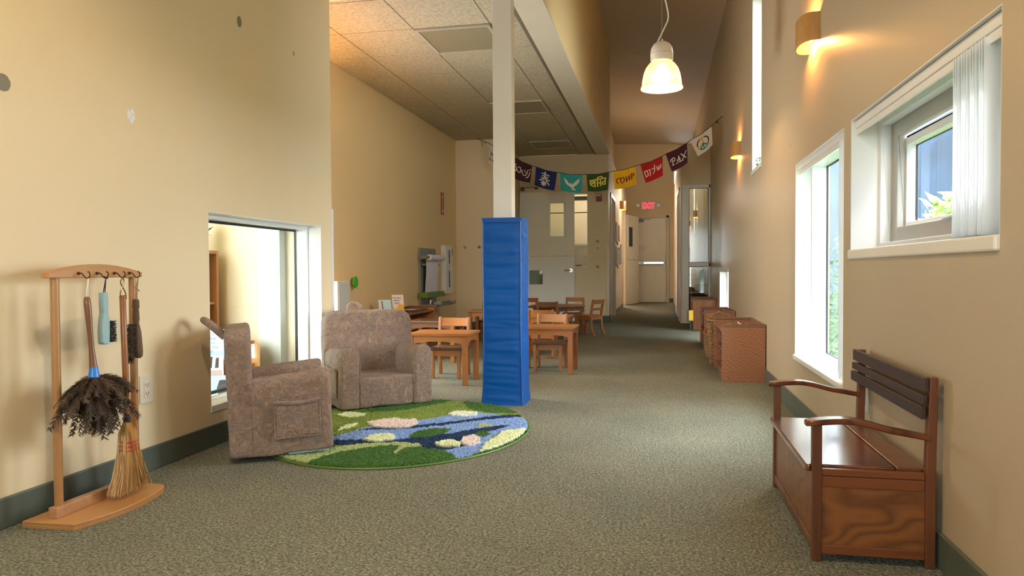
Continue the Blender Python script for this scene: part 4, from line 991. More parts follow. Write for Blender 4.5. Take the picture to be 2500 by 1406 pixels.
def wbox(name, label, cat, x0, y0, z0, x1, y1, z1, mat, lid=None):
    t = thing(name, label, cat, ((x0+x1)/2, (y0+y1)/2, z0))
    m = MB(); w = .006; m.box(x0, y0, z0, x1, y1, z0+w).box(x0, y0, z0+w, x0+w, y1, z1).box(x1-w, y0, z0+w, x1, y1, z1).box(x0+w, y0, z0+w, x1-w, y0+w, z1).box(x0+w, y1-w, z0+w, x1-w, y1, z1)
    m.build('bin', mat, t)
    MB().box(x0-.004, y0-.004, z1-.012, x0+.004, y1+.004, z1).build('rim', lid or mat, t)
    return t
wbox('storage_bin', 'dark red bin standing inside the middle low shelf', 'bin', .46, 7.95, .063, .62, 8.2, .19, M['alarmred'])
wbox('storage_bin', 'second dark red bin farther inside the middle low shelf', 'bin', .46, 8.22, .063, .62, 8.42, .19, M['alarmred'])
wbox('storage_bin', 'red bin on the upper inner shelf of the middle low shelf', 'bin', .46, 7.98, .216, .62, 8.22, .33, M['alarmred'])
# yellow-fronted item jutting from the far shelf
t = thing('book_holder', 'dark book holder with a yellow book jutting from the farthest low shelf', 'book holder', (.40, 10.1, .215))
MB().box(.372, 10.02, .12, .442, 10.17, .135).box(.372, 10.02, .135, .378, 10.17, .25).box(.372, 10.165, .135, .442, 10.172, .27).build('holder', M['darkint'], t)
MB().box(.382, 10.03, .137, .440, 10.06, .275).build('yellow_book', M['yellow'], t); MB().box(.382, 10.07, .137, .440, 10.10, .25).build('dark_book', M['brownwood'], t)
MB().box(.40, 10.10, 0, .42, 10.17, .12).build('bracket', M['darkint'], t)
# wicker baskets between the first two shelves
def basket(label, cx, cy, sx, sy, h, handle, z0=0.0):
    t = thing('wicker_basket', label, 'basket', (cx, cy, z0))
    rows = int(h/.016); mv = MB()
    def rr(a, sx, sy):  # rounded rectangle param
        c, s = math.cos(a), math.sin(a); e = .35
        return (cx+sx*math.copysign(abs(c)**e, c), cy+sy*math.copysign(abs(s)**e, s))
    n = 44
    for r in range(rows):
        z = z0+.010+r*.016; k = .84+.16*(r/rows); pts = []
        for i in range(n+1):
            a = 2*PI*i/n; x, y = rr(a, sx*k, sy*k); o = .005*(1 if (i+r) % 2 else -1)
            dx, dy = x-cx, y-cy; l = math.hypot(dx, dy) or 1; pts.append((x+dx/l*o, y+dy/l*o, z))
        mv.tube(pts, .0075, 5, cap=False)
    mv.build('weave', M['wicker'], t, sm=True)
    ms = MB()
    for i in range(0, n, 2):
        a = 2*PI*i/n; p0 = rr(a, sx*.83, sy*.83); p1 = rr(a, sx, sy); ms.tube([(p0[0], p0[1], z0+.004), (p1[0], p1[1], z0+h)], .004, 5)
    ms.box(cx-sx*.75, cy-sy*.75, z0+.003, cx+sx*.75, cy+sy*.75, z0+.012).build('stakes', M['wicker'], t)
    pts = [(*rr(2*PI*i/32, sx*1.02, sy*1.02), z0+h+.005*math.sin(i*2)) for i in range(33)]
    MB().tube(pts, .012, 7, cap=False).build('rim', M['wicker'], t, sm=True)
    if handle:
        hp = [(cx+sx*.9*math.cos(PI*i/16), cy, z0+h+handle*math.sin(PI*i/16)) for i in range(17)]
        MB().tube(hp, .009, 7).tube([(p[0], p[1]+.008*math.sin(i*1.5), p[2]+.008*math.cos(i*1.5)) for i, p in enumerate(hp)], .006, 6).build('handle', M['wicker'], t, sm=True)
    return t
basket('tall brown wicker basket between the nearest and middle low shelves', .560, 6.53, .150, .145, .385, 0)
basket('lower wicker basket with an arched handle behind the tall basket', .55, 7.05, .135, .16, .22, .20)
t = thing('red_scoop', 'bright red plastic scoop sticking out of the lower wicker basket', 'scoop', (.44, 6.93, .235))
MB().box(.415, 6.90, .245, .475, 6.99, .251).box(.415, 6.90, .251, .421, 6.99, .285).box(.469, 6.90, .251, .475, 6.99, .285).build('tray', M['red'], t)
MB().tube([(.445, 6.99, .262), (.47, 7.09, .235)], .008, 8).build('handle', M['red'], t)
t = thing('coiled_cable', 'white cable end curling by the wall behind the nearest shelf', 'cable', (.73, 6.6, .30))
MB().tube(bez([(.742, 6.50, .0), (.744, 6.55, .25), (.735, 6.60, .37), (.742, 6.63, .41)]), .005, 7).build('wire', M['white_cord'], t, sm=True)

# picture books on the classroom shelf
def book(label, c, w, h, rz, lean, cover, z0, writing=None, shapes=None, group=None, ink=None):
    t = thing('picture_book', label, 'book', (c[0], c[1], z0), group=group)
    T = Matrix.Translation((c[0], c[1], z0)) @ Matrix.Rotation(rz, 4, 'Z') @ Matrix.Rotation(-lean, 4, 'X')
    MB().box(-w/2, 0, 0, w/2, .002, h, T).box(-w/2, .010, 0, w/2, .012, h, T).box(-w/2, 0, 0, -w/2+.002, .012, h, T).build('cover', cover, t)
    MB().box(-w/2+.003, .0022, .003, w/2-.003, .0098, h-.003, T).build('pages', M['paper'], t)
    for k, (mat, poly) in enumerate(shapes or []):
        m = MB(); m.prism(poly, lambda a, b: T @ Vector((-w/2+a*w, -.0006, b*h)), lambda a, b: T @ Vector((-w/2+a*w, 0.0, b*h))); m.build('cover_art', mat, t, recalc=False)
    for (s, size, a, b) in (writing or []):
        textmesh(s, size, lambda x, y, z: T @ Vector((-w/2+a*w+x, -.0008-z, b*h+y)), ink or M['ink'], 'lettering', t, .0003, .0004)
    return t
CA = math.radians(27)
book('blue picture book with a red tower on the left classroom shelf', (-2.66, 6.78, 0), .13, .155, math.radians(40), .28, M['lightblue'], .388,
     shapes=[(M['teal'], [(0, 0), (1, 0), (1, .25), (.5, .35), (0, .2)]), (M['red'], [(.22, .08), (.5, .08), (.38, .3), (.34, .92), (.24, .92), (.26, .3)]), (M['creamcard'], [(.65, 0), (1, 0), (1, .22), (.8, .28)])])
book('cream picture book with a grey balloon and yellow ground, right of the blue book', (-2.66, 7.14, 0), .125, .19, math.radians(40), .20, M['creamcard'], .388,
     writing=[('The Pigeon', .021, .42, .80), ('Needs a', .021, .42, .66), ('Bath!', .024, .42, .50)], shapes=[(M['yellow'], [(0, 0), (1, 0), (1, .42), (.6, .5), (.3, .22), (0, .3)]), (M['paper'], [(.1, .45), (.8, .45), (.88, .7), (.75, .93), (.2, .93), (.06, .7)])])
# drawing easel on the wall
t = thing('wall_easel', 'grey wall-mounted paper roll easel with a green ledge', 'easel', (-2.83, 8.57, .39))
MB().box(-2.829, 8.27, .39, -2.80, 8.87, 1.10).box(-2.80, 8.30, 1.0, -2.79, 8.56, 1.06).box(-2.80, 8.58, 1.0, -2.79, 8.84, 1.06).build('backboard', M['greymetal'], t, bevel=.003)
MB().tube([(-2.70, 8.22, .985), (-2.70, 8.92, .985)], .012, 10).build('rod', M['midwood'], t, sm=True)
MB().tube([(-2.70, 8.29, .985), (-2.70, 8.85, .985)], .034, 20).build('paper_roll', M['paper'], t, sm=True)
for y in (8.245, 8.895): MB().box(-2.80, y-.01, .965, -2.69, y+.01, 1.005).build('bracket', M['greymetal'], t)
MB().box(-2.775, 8.26, .885, -2.755, 8.88, .91).build('tear_bar', M['greymetal'], t, bevel=.002)
m = MB(); vs = []; fs = []; n = 12
for i in range(n+1):
    z = .975-(.975-.555)*i/n; x = -2.752+.006*math.sin(i/n*PI*1.5)-.006*i/n
    vs += [(x, 8.33, z), (x, 8.81, z), (x-.0015, 8.33, z), (x-.0015, 8.81, z)]
for i in range(n): a = 4*i; fs += [(a, a+1, a+5, a+4), (a+2, a+6, a+7, a+3), (a, a+4, a+6, a+2), (a+1, a+3, a+7, a+5)]
m.add(vs, fs).build('paper_sheet', M['paper'], t, sm=True)
MB().box(-2.80, 8.22, .50, -2.70, 8.92, .565).build('ledge', M['green'], t, bevel=.004)
MB().box(-2.80, 8.24, .392, -2.60, 8.90, .42).box(-2.61, 8.24, .42, -2.60, 8.90, .45).build('tray', M['greymetal'], t, bevel=.003)
for y in (8.32, 8.90): MB().tube([(-2.60, y-.05, .435), (-2.54, y-.05, .435)], .028, 12).build('bumper', M['pebble'], t, sm=True)
t = thing('paint_tin', 'small shiny tin on the easel tray', 'tin', (-2.72, 8.38, .42)); MB().lathe([(.03, 0), (.03, .05), (.026, .055)], (-2.72, 8.40, .421), 16).build('can', M['chrome'], t, sm=True)
t = thing('folded_papers', 'stack of loose papers on the easel tray', 'papers', (-2.70, 8.65, .42)); MB().box(-2.78, 8.5, .421, -2.63, 8.84, .432).build('sheets', M['paper'], t)
# white slotted cabinet with a sign
t = thing('extinguisher_cabinet', 'narrow white wall cabinet with a dark vertical slot', 'cabinet', (-2.80, 9.34, .52))
MB().box(-2.829, 9.18, .52, -2.76, 9.50, 1.16).build('body', M['white'], t, bevel=.006)
MB().box(-2.761, 9.32, .60, -2.757, 9.36, 1.10).build('window_slot', M['darkint'], t); MB().box(-2.76, 9.30, .82, -2.745, 9.32, .92).build('latch', M['greylight'], t, bevel=.002)
MB().box(-2.76, 9.43, .99, -2.756, 9.50, 1.15).build('tag', M['paper'], t); MB().box(-2.7561, 9.45, 1.03, -2.755, 9.48, 1.12).build('tag_mark', M['red'], t)
t = thing('extinguisher_sign', 'tall narrow red fire extinguisher sign high on the classroom left wall', 'sign', (-2.82, 9.26, 1.57))
MB().box(-2.829, 9.20, 1.565, -2.822, 9.32, 1.86).build('plate', M['red'], t); 
m = MB(); 
fn = lambda a, b, o: Vector((-2.8215+o, 9.20+a*.12, 1.565+b*.295))
m.ribbon([[(.5, .45), (.5, .85)], [(.5, .85), (.25, .78)], [(.5, .10), (.5, .32)], [(.5, .08), (.3, .18)], [(.5, .08), (.7, .18)]], .12, fn, .0008); m.build('pictogram', M['paper'], t, recalc=False)
t = thing('leaf_hook', 'green leaf-shaped hook on the classroom left wall', 'hook', (-2.82, 6.36, .66))
m = MB(); pl = [(0, 0), (.35, .12), (.5, .4), (.45, .7), (.2, .95), (0, 1), (-.25, .85), (-.4, .55), (-.35, .25)]
m.prism(pl, lambda a, b: Vector((-2.80, 6.36+a*.12, .665+b*.11)), lambda a, b: Vector((-2.79, 6.36+a*.12, .665+b*.11))); m.tube([(-2.829, 6.36, .71), (-2.80, 6.36, .71)], .006, 8).tube([(-2.795, 6.36, .68), (-2.77, 6.34, .66)], .005, 8)
m.build('leaf', M['leafgreen'], t)
t = thing('steel_cabinet', 'low grey steel cabinet at the near end of the classroom left wall', 'cabinet', (-2.79, 5.98, 0))
MB().box(-2.815, 5.86, 0, -2.74, 6.11, .735).build('body', M['greylight'], t, bevel=.004); MB().box(-2.74, 5.88, .02, -2.735, 6.09, .715).build('door', M['greylight'], t)
# outlets
def outlet(label, x, y0, y1, z0, z1, s):
    t = thing('wall_outlet', label, 'outlet', (x, (y0+y1)/2, z0))
    MB().box(x+s*.0005, y0, z0, x+s*.007, y1, z1).build('plate', M['ivory'], t, bevel=.0025)
    zc = (z0+z1)/2; yc = (y0+y1)/2
    MB().box(x+s*.007, yc-.017, zc-.034, x+s*.010, yc+.017, zc+.034).build('socket_face', M['ivory'], t, bevel=.0015)
    m = MB()
    for dz in (-.018, .018):
        m.box(x+s*.010, yc-.009, zc+dz-.004, x+s*.0104, yc-.006, zc+dz+.006).box(x+s*.010, yc+.006, zc+dz-.004, x+s*.0104, yc+.009, zc+dz+.006).box(x+s*.010, yc-.002, zc+dz-.010, x+s*.0104, yc+.002, zc+dz-.006)
    m.build('slots', M['darkint'], t)
outlet('cream duplex outlet on the left wall beside the broom stand', XL, 2.568, 2.641, .285, .40, 1)
outlet('cream outlet on the right wall behind the bench', XR, 2.866, 2.944, .290, .405, -1)
# putty patches on the walls
def patch(parent_name, x, y, z, ry, rz_, mat, s=1, ax='x'):
    par = bpy.data.objects[parent_name]; m = MB(); pl = [(math.cos(2*PI*i/20)*ry*(1+.06*math.sin(i*2.3)), math.sin(2*PI*i/20)*rz_) for i in range(20)]
    if ax == 'x': m.prism(pl, lambda a, b: Vector((x, y+a, z+b)), lambda a, b: Vector((x+s*.0012, y+a, z+b)))
    else: m.prism(pl, lambda a, b: Vector((x+a, y, z+b)), lambda a, b: Vector((x+a, y+s*.0012, z+b)))
    m.build('putty_patch', mat, par, recalc=False)
patch('wall_left', XL, 1.972, 1.434, .028, .028, M['patchgrey'])
patch('wall_left', XL, 2.55, 1.446, .020, .030, M['patchwhite'])
patch('wall_left', XL, 3.326, 2.077, .020, .028, M['patchgrey'])
patch('wall_left', XL, 3.879, 2.078, .011, .015, M['patchpink'])
patch('wall_right', XR, 4.536, 1.55, .012, .012, M['patchpink'], -1)
for x, z, mt_ in ((-2.703, 1.152, 'patchpink'), (-2.494, 1.155, 'patchgrey')): patch('wall_classroom_back', x, 9.93, z, .022, .022, M[mt_], -1, 'y')
for x, z, mt_ in ((-.967, 1.279, 'patchpink'), (-.965, 1.17, 'patchgrey'), (-.968, .876, 'patchpink')): patch('wall_back', x, 11.55, z, .026 if z != 1.17 else .012, .026 if z != 1.17 else .012, M[mt_], -1, 'y')

# ================================================================== storage bench
def bench():
    t = thing('storage_bench', 'reddish wood storage bench with arms and dark slatted back, under the small window', 'bench', (.58, 2.50, 0))
    Y0, Y1 = 2.143, 2.872; XF, XB = .418, .735; pw = .026
    for y in (Y0, Y1-pw):
        # front post, back post
        m = MB(); m.box(XF, y, 0, XF+pw, y+pw, .385); m.build('front_post', M['benchz'], t, bevel=.003)
        m = MB(); m.add([(XB-pw, y, 0), (XB, y, 0), (XB, y+pw, 0), (XB-pw, y+pw, 0), (XB-pw, y, .27), (XB, y, .27), (XB, y+pw, .27), (XB-pw, y+pw, .27), (XB-pw+.008, y, .525), (XB+.004, y, .525), (XB+.004, y+pw, .525), (XB-pw+.008, y+pw, .525)],
              [(3, 2, 1, 0), (0, 1, 5, 4), (1, 2, 6, 5), (2, 3, 7, 6), (3, 0, 4, 7), (4, 5, 9, 8), (5, 6, 10, 9), (6, 7, 11, 10), (7, 4, 8, 11), (8, 9, 10, 11)]); m.build('back_post', M['benchz'], t, bevel=.003)
        # end: top rail, rail, panel, bottom rail
        yo = y+.004; yi = y+pw-.004
        MB().box(XF+pw, yo, .242, XB-pw, yi, .262).build('end_top_rail', M['bench'], t, bevel=.003)
        MB().box(XF+pw, yo+.002, .210, XB-pw, yi, .241).build('end_rail', M['bench'], t, bevel=.002)
        MB().box(XF+pw, yo+.006, .045, XB-pw, yi-.006, .212).build('end_panel', M['benchpanel'], t)
        MB().box(XF+pw, yo, .022, XB-pw, yi, .048).build('end_bottom_rail', M['bench'], t, bevel=.002)
        # arm: curved board
        n = 16; vs = []; fs = []; yc = y+pw/2
        for i in range(n+1):
            s = i/n; x = XF-.018+(XB-pw+.012-(XF-.018))*s
            zc = .388+.010*math.sin(PI*min(1, s*1.5))-.030*max(0, s-.35)**1.3/.65**1.3
            hw = .024*(1 if s > .06 else .6+.4*s/.06); hw = hw*(1-.35*max(0, s-.3)/.7); th = .008
            vs += [(x, yc-hw, zc-th), (x, yc+hw, zc-th), (x, yc+hw, zc+th), (x, yc-hw, zc+th)]
        for i in range(n):
            for k in range(4): a, b = 4*i+k, 4*i+(k+1) % 4; fs.append((a, b, b+4, a+4))
        fs += [(3, 2, 1, 0), tuple(4*n+k for k in range(4))]
        MB().add(vs, fs).build('armrest', M['benchseat'], t, bevel=.004, sm=True)
    # front
    MB().box(XF+.008, Y0+pw, .045, XF+.018, Y1-pw, .245).build('front_panel', M['benchpanel'], t)
    MB().box(XF+.003, Y0+pw, .022, XF+.024, Y1-pw, .050).build('front_bottom_rail', M['benchz'], t, bevel=.003)
    MB().box(XB-.020, Y0+pw, .022, XB-.010, Y1-pw, .26).build('back_panel', M['bench'], t)
    # lid with a rounded front corner that laps in front of the posts, hinge rail behind
    MB().prism([(.640, Y0+pw+.002), (.640, Y1-pw-.002), (XF+.002, Y1-pw-.002), (XF-.004, Y1-pw+.004), (XF-.012, Y1-pw+.002), (XF-.014, Y1-pw-.010), (XF-.014, Y0+pw+.008), (XF-.012, Y0+pw-.004), (XF-.004, Y0+pw-.008), (XF+.002, Y0+pw+.002)], lambda a, b: Vector((a, b, .248)), lambda a, b: Vector((a, b, .268))).build('lid', M['benchseat'], t, bevel=.005, seg=3)
    MB().box(.644, Y0+pw+.002, .250, XB-pw-.001, Y1-pw-.002, .268).build('hinge_rail', M['bench'], t, bevel=.003)
    for z0, z1 in ((.484, .524), (.452, .477), (.411, .446)):
        dx = .010*(z0-.41)/.11
        MB().box(XB-pw-.016+dx, Y0-.004, z0, XB-pw-.002+dx, Y1+.004, z1).build('back_slat', M['slat'], t, bevel=.003)
bench()

# ================================================================== broom stand and what hangs on it
def stand():
    t = thing('broom_stand', 'pale wooden stand with hooks holding brushes, by the left wall', 'stand', (-1.92, 2.19, 0))
    poly = [(-2.015, 1.955), (-1.825, 1.96)]+[(-1.825+.045*math.sin(PI*i/16)**.8+.0*i, 1.96+.44*i/16) for i in range(1, 16)]+[(-1.835, 2.40), (-2.015, 2.415)]
    n = len(poly)
    m = MB(); 
    m.prism(poly, lambda a, b: Vector((a, b, .0)), lambda a, b: Vector((a, b, .021))); m.build('base_board', M['birch'], t, bevel=.002)
    m = MB()
    for z in (.005, .0115, .0165): m.prism([(-1.92+(a+1.92)*1.002, 2.19+(b-2.19)*1.002) for a, b in poly], lambda a, b: Vector((a, b, z)), lambda a, b: Vector((a, b, z+.0014)))
    m.build('ply_layers', M['handlewood'], t)
    MB().box(-1.950, 1.992, .021, -1.918, 2.403, .057).build('foot_rail', M['paleoak'], t, bevel=.002)
    for y in (2.018, 2.374): MB().tube([(-1.934, y, .03), (-1.934, y, .808)], .0135, 20).build('pole', M['birchz'], t, sm=True)
    pl = [(1.982, .803), (2.408, .803), (2.408, .822)]+[(2.408-.426*i/20, .822+.028*math.sin(PI*i/20)) for i in range(1, 20)]+[(1.982, .822)]
    MB().prism(pl, lambda a, b: Vector((-1.952, a, b)), lambda a, b: Vector((-1.918, a, b))).build('top_rail', M['birch'], t, bevel=.003)
    hooks = (2.100, 2.182, 2.263, 2.338)
    for y in hooks:
        pts = [(-1.918, y, .818), (-1.905, y, .818), (-1.897, y, .810), (-1.892, y+.004, .803), (-1.884, y+.006, .803), (-1.878, y+.006, .811), (-1.880, y+.006, .821), (-1.886, y+.006, .824)]
        MB().tube(bez(pts, 4), .0022, 7).lathe([(.006, 0), (.006, .003)], (0, 0, 0), 10, Matrix.Translation((-1.918, y, .818)) @ Matrix.Rotation(PI/2, 4, 'Y')).build('hook', M['hook'], t, sm=True)
    return hooks
HK = stand()
HX = -1.887
# feather duster
t = thing('feather_duster', 'brown ostrich feather duster with a blue collar hanging on the first hook', 'duster', (HX, 2.10, .27))
y = HK[0]; a = Vector((HX, y, .740)); b = Vector((HX+.01, y+.012, .500))
MB().tube([a+(b-a)*s for s in (0, .03, .1, .3, .5, .7, .85, 1)], [.006, .010, .0115, .0105, .009, .0085, .0105, .013], 14).build('handle', M['handlewood'], t, sm=True)
MB().tube([(HX+.003, y+.006, .803), (HX+.006, y-.001, .77), (HX+.004, y, .728), (HX+.0, y+.001, .725)], .0016, 5).tube([(HX+.001, y+.006, .803), (HX-.002, y+.002, .76), (HX-.004, y, .728)], .0016, 5).build('loop', M['white_cord'], t)
MB().lathe([(.011, .036), (.0135, .034), (.0145, .02), (.0185, .0), (.016, -.002)], (HX+.01, y+.013, .468), 20).build('collar', M['bluepiece'], t, sm=True)
m = MB(); random.seed(3)
O = Vector((HX+.011, y+.013, .470))
for f in range(150):
    th = 2*PI*random.random(); ph = random.random()**.8*1.2; ln = random.uniform(.10, .215)*(1-.15*(ph > .9))
    dr = Vector((math.cos(th)*math.sin(ph)*.6, math.sin(th)*math.sin(ph), -math.cos(ph)+.25*ph))
    if O.x+dr.x*ln < -1.935+.012 and False: dr.x = abs(dr.x)
    pts = []; p = O.copy(); v = dr.normalized()
    for s in range(9):
        pts.append(p.copy()); p = p+v*ln/8; v = (v+Vector((0, 0, -.09-.06*s/8))).normalized()
    for q in pts: q.x = max(q.x, -2.02)
    side = v.cross(Vector((random.uniform(-1, 1), random.uniform(-1, 1), .2))).normalized()
    for s in range(1, 8):
        for r_ in range(9):
            for sg in (-1, 1):
                u = s+random.random(); u = min(u, 7.99); k = int(u); base = pts[k].lerp(pts[k+1], u-k); td = (pts[k+1]-pts[k]).normalized()
                l = random.uniform(.014, .030)*(.5+.6*math.sin(PI*min(1, u/8+.12))); tip = base+side*sg*l*.75+td*l*.8+Vector((random.uniform(-.005, .005), random.uniform(-.005, .005), random.uniform(-.006, .002)))
                w = td*.0019
                mid = base.lerp(tip, .5)+side*sg*.002
                m.add([base-w, base+w, mid+w*.9, tip, mid-w*.9], [(0, 1, 2, 4), (4, 2, 3)])
    m.add([pts[0]-side*.001, pts[0]+side*.001, pts[4]+side*.001, pts[8], pts[4]-side*.001], [(0, 1, 2, 4), (4, 2, 3)])
m.build('feathers', M['feather'], t, recalc=False)
# pale blue brush
t = thing('hand_brush', 'pale blue hand brush with black bristles hanging on the second hook', 'brush', (HX, HK[1], .57))
y = HK[1]-.008
pl = [(-.010, .752), (.010, .752), (.011, .71), (.010, .68), (.016, .655), (.014, .58), (.008, .572), (-.010, .572), (-.017, .58), (-.018, .62), (-.014, .65), (-.008, .68), (-.010, .72)]
MB().prism(pl, lambda a, b: Vector((HX-.012, y+a, b)), lambda a, b: Vector((HX+.012, y+a, b))).build('handle', M['paleblue'], t, bevel=.003)
m = MB()
for k in range(11):
    z = .580+k*.0068
    for j in range(4):
        for q in range(7):
            x = HX-.009+j*.006+random.uniform(-.0015, .0015); zz = z+random.uniform(-.0015, .0015); m.tube([(x, y+.012, zz), (x+random.uniform(-.002, .002), y+.047+random.uniform(-.003, .003), zz+random.uniform(-.003, .003))], .0009, 3, cap=False)
m.build('bristles', M['bristleblack'], t, recalc=False)
MB().tube([(HX, HK[1]+.006, .803), (HX, y-.004, .735), (HX+.012, y-.004, .733)], .0018, 5).tube([(HX, HK[1]+.006, .803), (HX, y+.008, .750)], .0018, 5).tube([(HX+.003, HK[1]-.006, .806), (HX+.003, HK[1]+.010, .801)], .003, 5).build('loop', M['cord'], t)
# broom
t = thing('corn_broom', 'small corn broom with red stitching hanging on the third hook', 'broom', (HX+.02, HK[2], .03))
y = HK[2]-.010
MB().tube([(HX+.012, y-.002, .740), (HX+.012, y-.002, .735), (HX+.016, y, .50), (HX+.018, y+.002, .31)], [.008, .0105, .0105, .0105], 16).build('handle', M['oakz'], t, sm=True)
MB().tube([(HX+.018, y+.002, .315), (HX+.018, y+.002, .285)], [.011, .013], 16).build('ferrule', M['cord'], t, sm=True)
MB().tube(bez([(HX+.002, HK[2]+.006, .803), (HX+.01, y+.008, .785), (HX+.012, y-.012, .75), (HX+.014, y-.012, .728)], 4), .0022, 6).tube(bez([(HX+.002, HK[2]+.006, .803), (HX+.01, y-.008, .785), (HX+.012, y+.012, .75), (HX+.016, y+.011, .726)], 4), .0022, 6).tube([(HX+.002, HK[2]+.004, .808), (HX+.006, HK[2]+.022, .800)], .0018, 5).build('loop', M['handlewood'], t)
m = MB(); random.seed(5)
for k in range(760):
    s = random.uniform(-1, 1); r_ = random.uniform(-1, 1); y0 = y+.002+s*.013; x0 = HX+.018+r_*.010*math.sqrt(max(0, 1-s*s))
    ln = .035+.03*abs(random.gauss(0, .35)); wob = random.uniform(-.006, .006)
    p = [(x0, y0, .288), (HX+.018+r_*.015, y+.003+s*.030, .250), (HX+.020+r_*.016, y+.003+s*.040+wob*.2, .185), (HX+.022+r_*.020+wob*.4, y+.004+s*.062+wob, .10), (HX+.022+r_*.022+wob, y+.004+s*.084+wob*1.6, ln)]
    m.tube(p, [.0013, .0012, .0012, .0010, .0005], 3, cap=False)
m.build('bristles', M['straw'], t, recalc=False)
m = MB()
for z, w in ((.215, .036), (.200, .039), (.186, .041)):
    pts = [(HX+.019+.0175*math.sin(2*PI*i/40), y+.003+w*math.cos(2*PI*i/40), z-.006*math.cos(2*PI*i/40)) for i in range(41)]; m.tube(pts, .0016, 6, cap=False)
    for i in range(-3, 4): m.tube([(HX+.0372, y+.003+i*w/4, z+.003), (HX+.0372, y+.003+i*w/4, z-.003)], .0012, 4)
m.build('stitching', M['redthread'], t, recalc=False)
# dark brush
t = thing('hand_brush', 'old dark brown hand brush with worn bristles hanging on the fourth hook', 'brush', (HX, HK[3], .50))
y = HK[3]-.006
prof = [(.0075, .722), (.009, .712), (.009, .700), (.0095, .693), (.0075, .688), (.0085, .67), (.009, .65), (.0075, .635), (.009, .620), (.011, .60), (.012, .56), (.0125, .53), (.011, .512), (.006, .505)]
vs = []; fs = []; n = 16
for i, (r_, z) in enumerate(prof):
    for k in range(n):
        a = 2*PI*k/n; off = .006*max(0, (.62-z)/.11); vs.append((HX+r_*1.5*math.cos(a)*(1 if z > .63 else 1.15), y+off+r_*math.sin(a), z))
for i in range(len(prof)-1):
    for k in range(n): a, b = i*n+k, i*n+(k+1) % n; fs.append((a, b, b+n, a+n))
fs += [tuple(range(n)), tuple((len(prof)-1)*n+k for k in range(n))]
MB().add(vs, fs).build('handle', M['darkhandle'], t, sm=True)
m = MB()
for k in range(13):
    z = .515+k*.0095
    for j in range(3):
        for q in range(9):
            x = HX-.009+j*.008+random.uniform(-.003, .003); zz = z+random.uniform(-.004, .004); dr = -.014*(1-k/13)*1.6
            m.tube([(x, y-.006, zz), (x+random.uniform(-.003, .003), y-.028, zz+dr*.3), (x+random.uniform(-.006, .006), y-.042+random.uniform(-.006, .006)+.010*(k < 2), zz+dr+random.uniform(-.006, .003))], .0008, 3, cap=False)
m.build('bristles', M['bristledark'], t, recalc=False)
MB().tube([(HX+.003, HK[3]+.006, .803), (HX+.003, y-.003, .76), (HX+.002, y-.003, .718)], .0018, 5).tube([(HX+.003, HK[3]+.006, .803), (HX+.003, y+.005, .76), (HX+.002, y+.004, .718)], .0018, 5).tube([(HX+.004, y-.008, .768), (HX+.004, y+.014, .752)], .0022, 5).build('loop', M['tan_cord'], t)

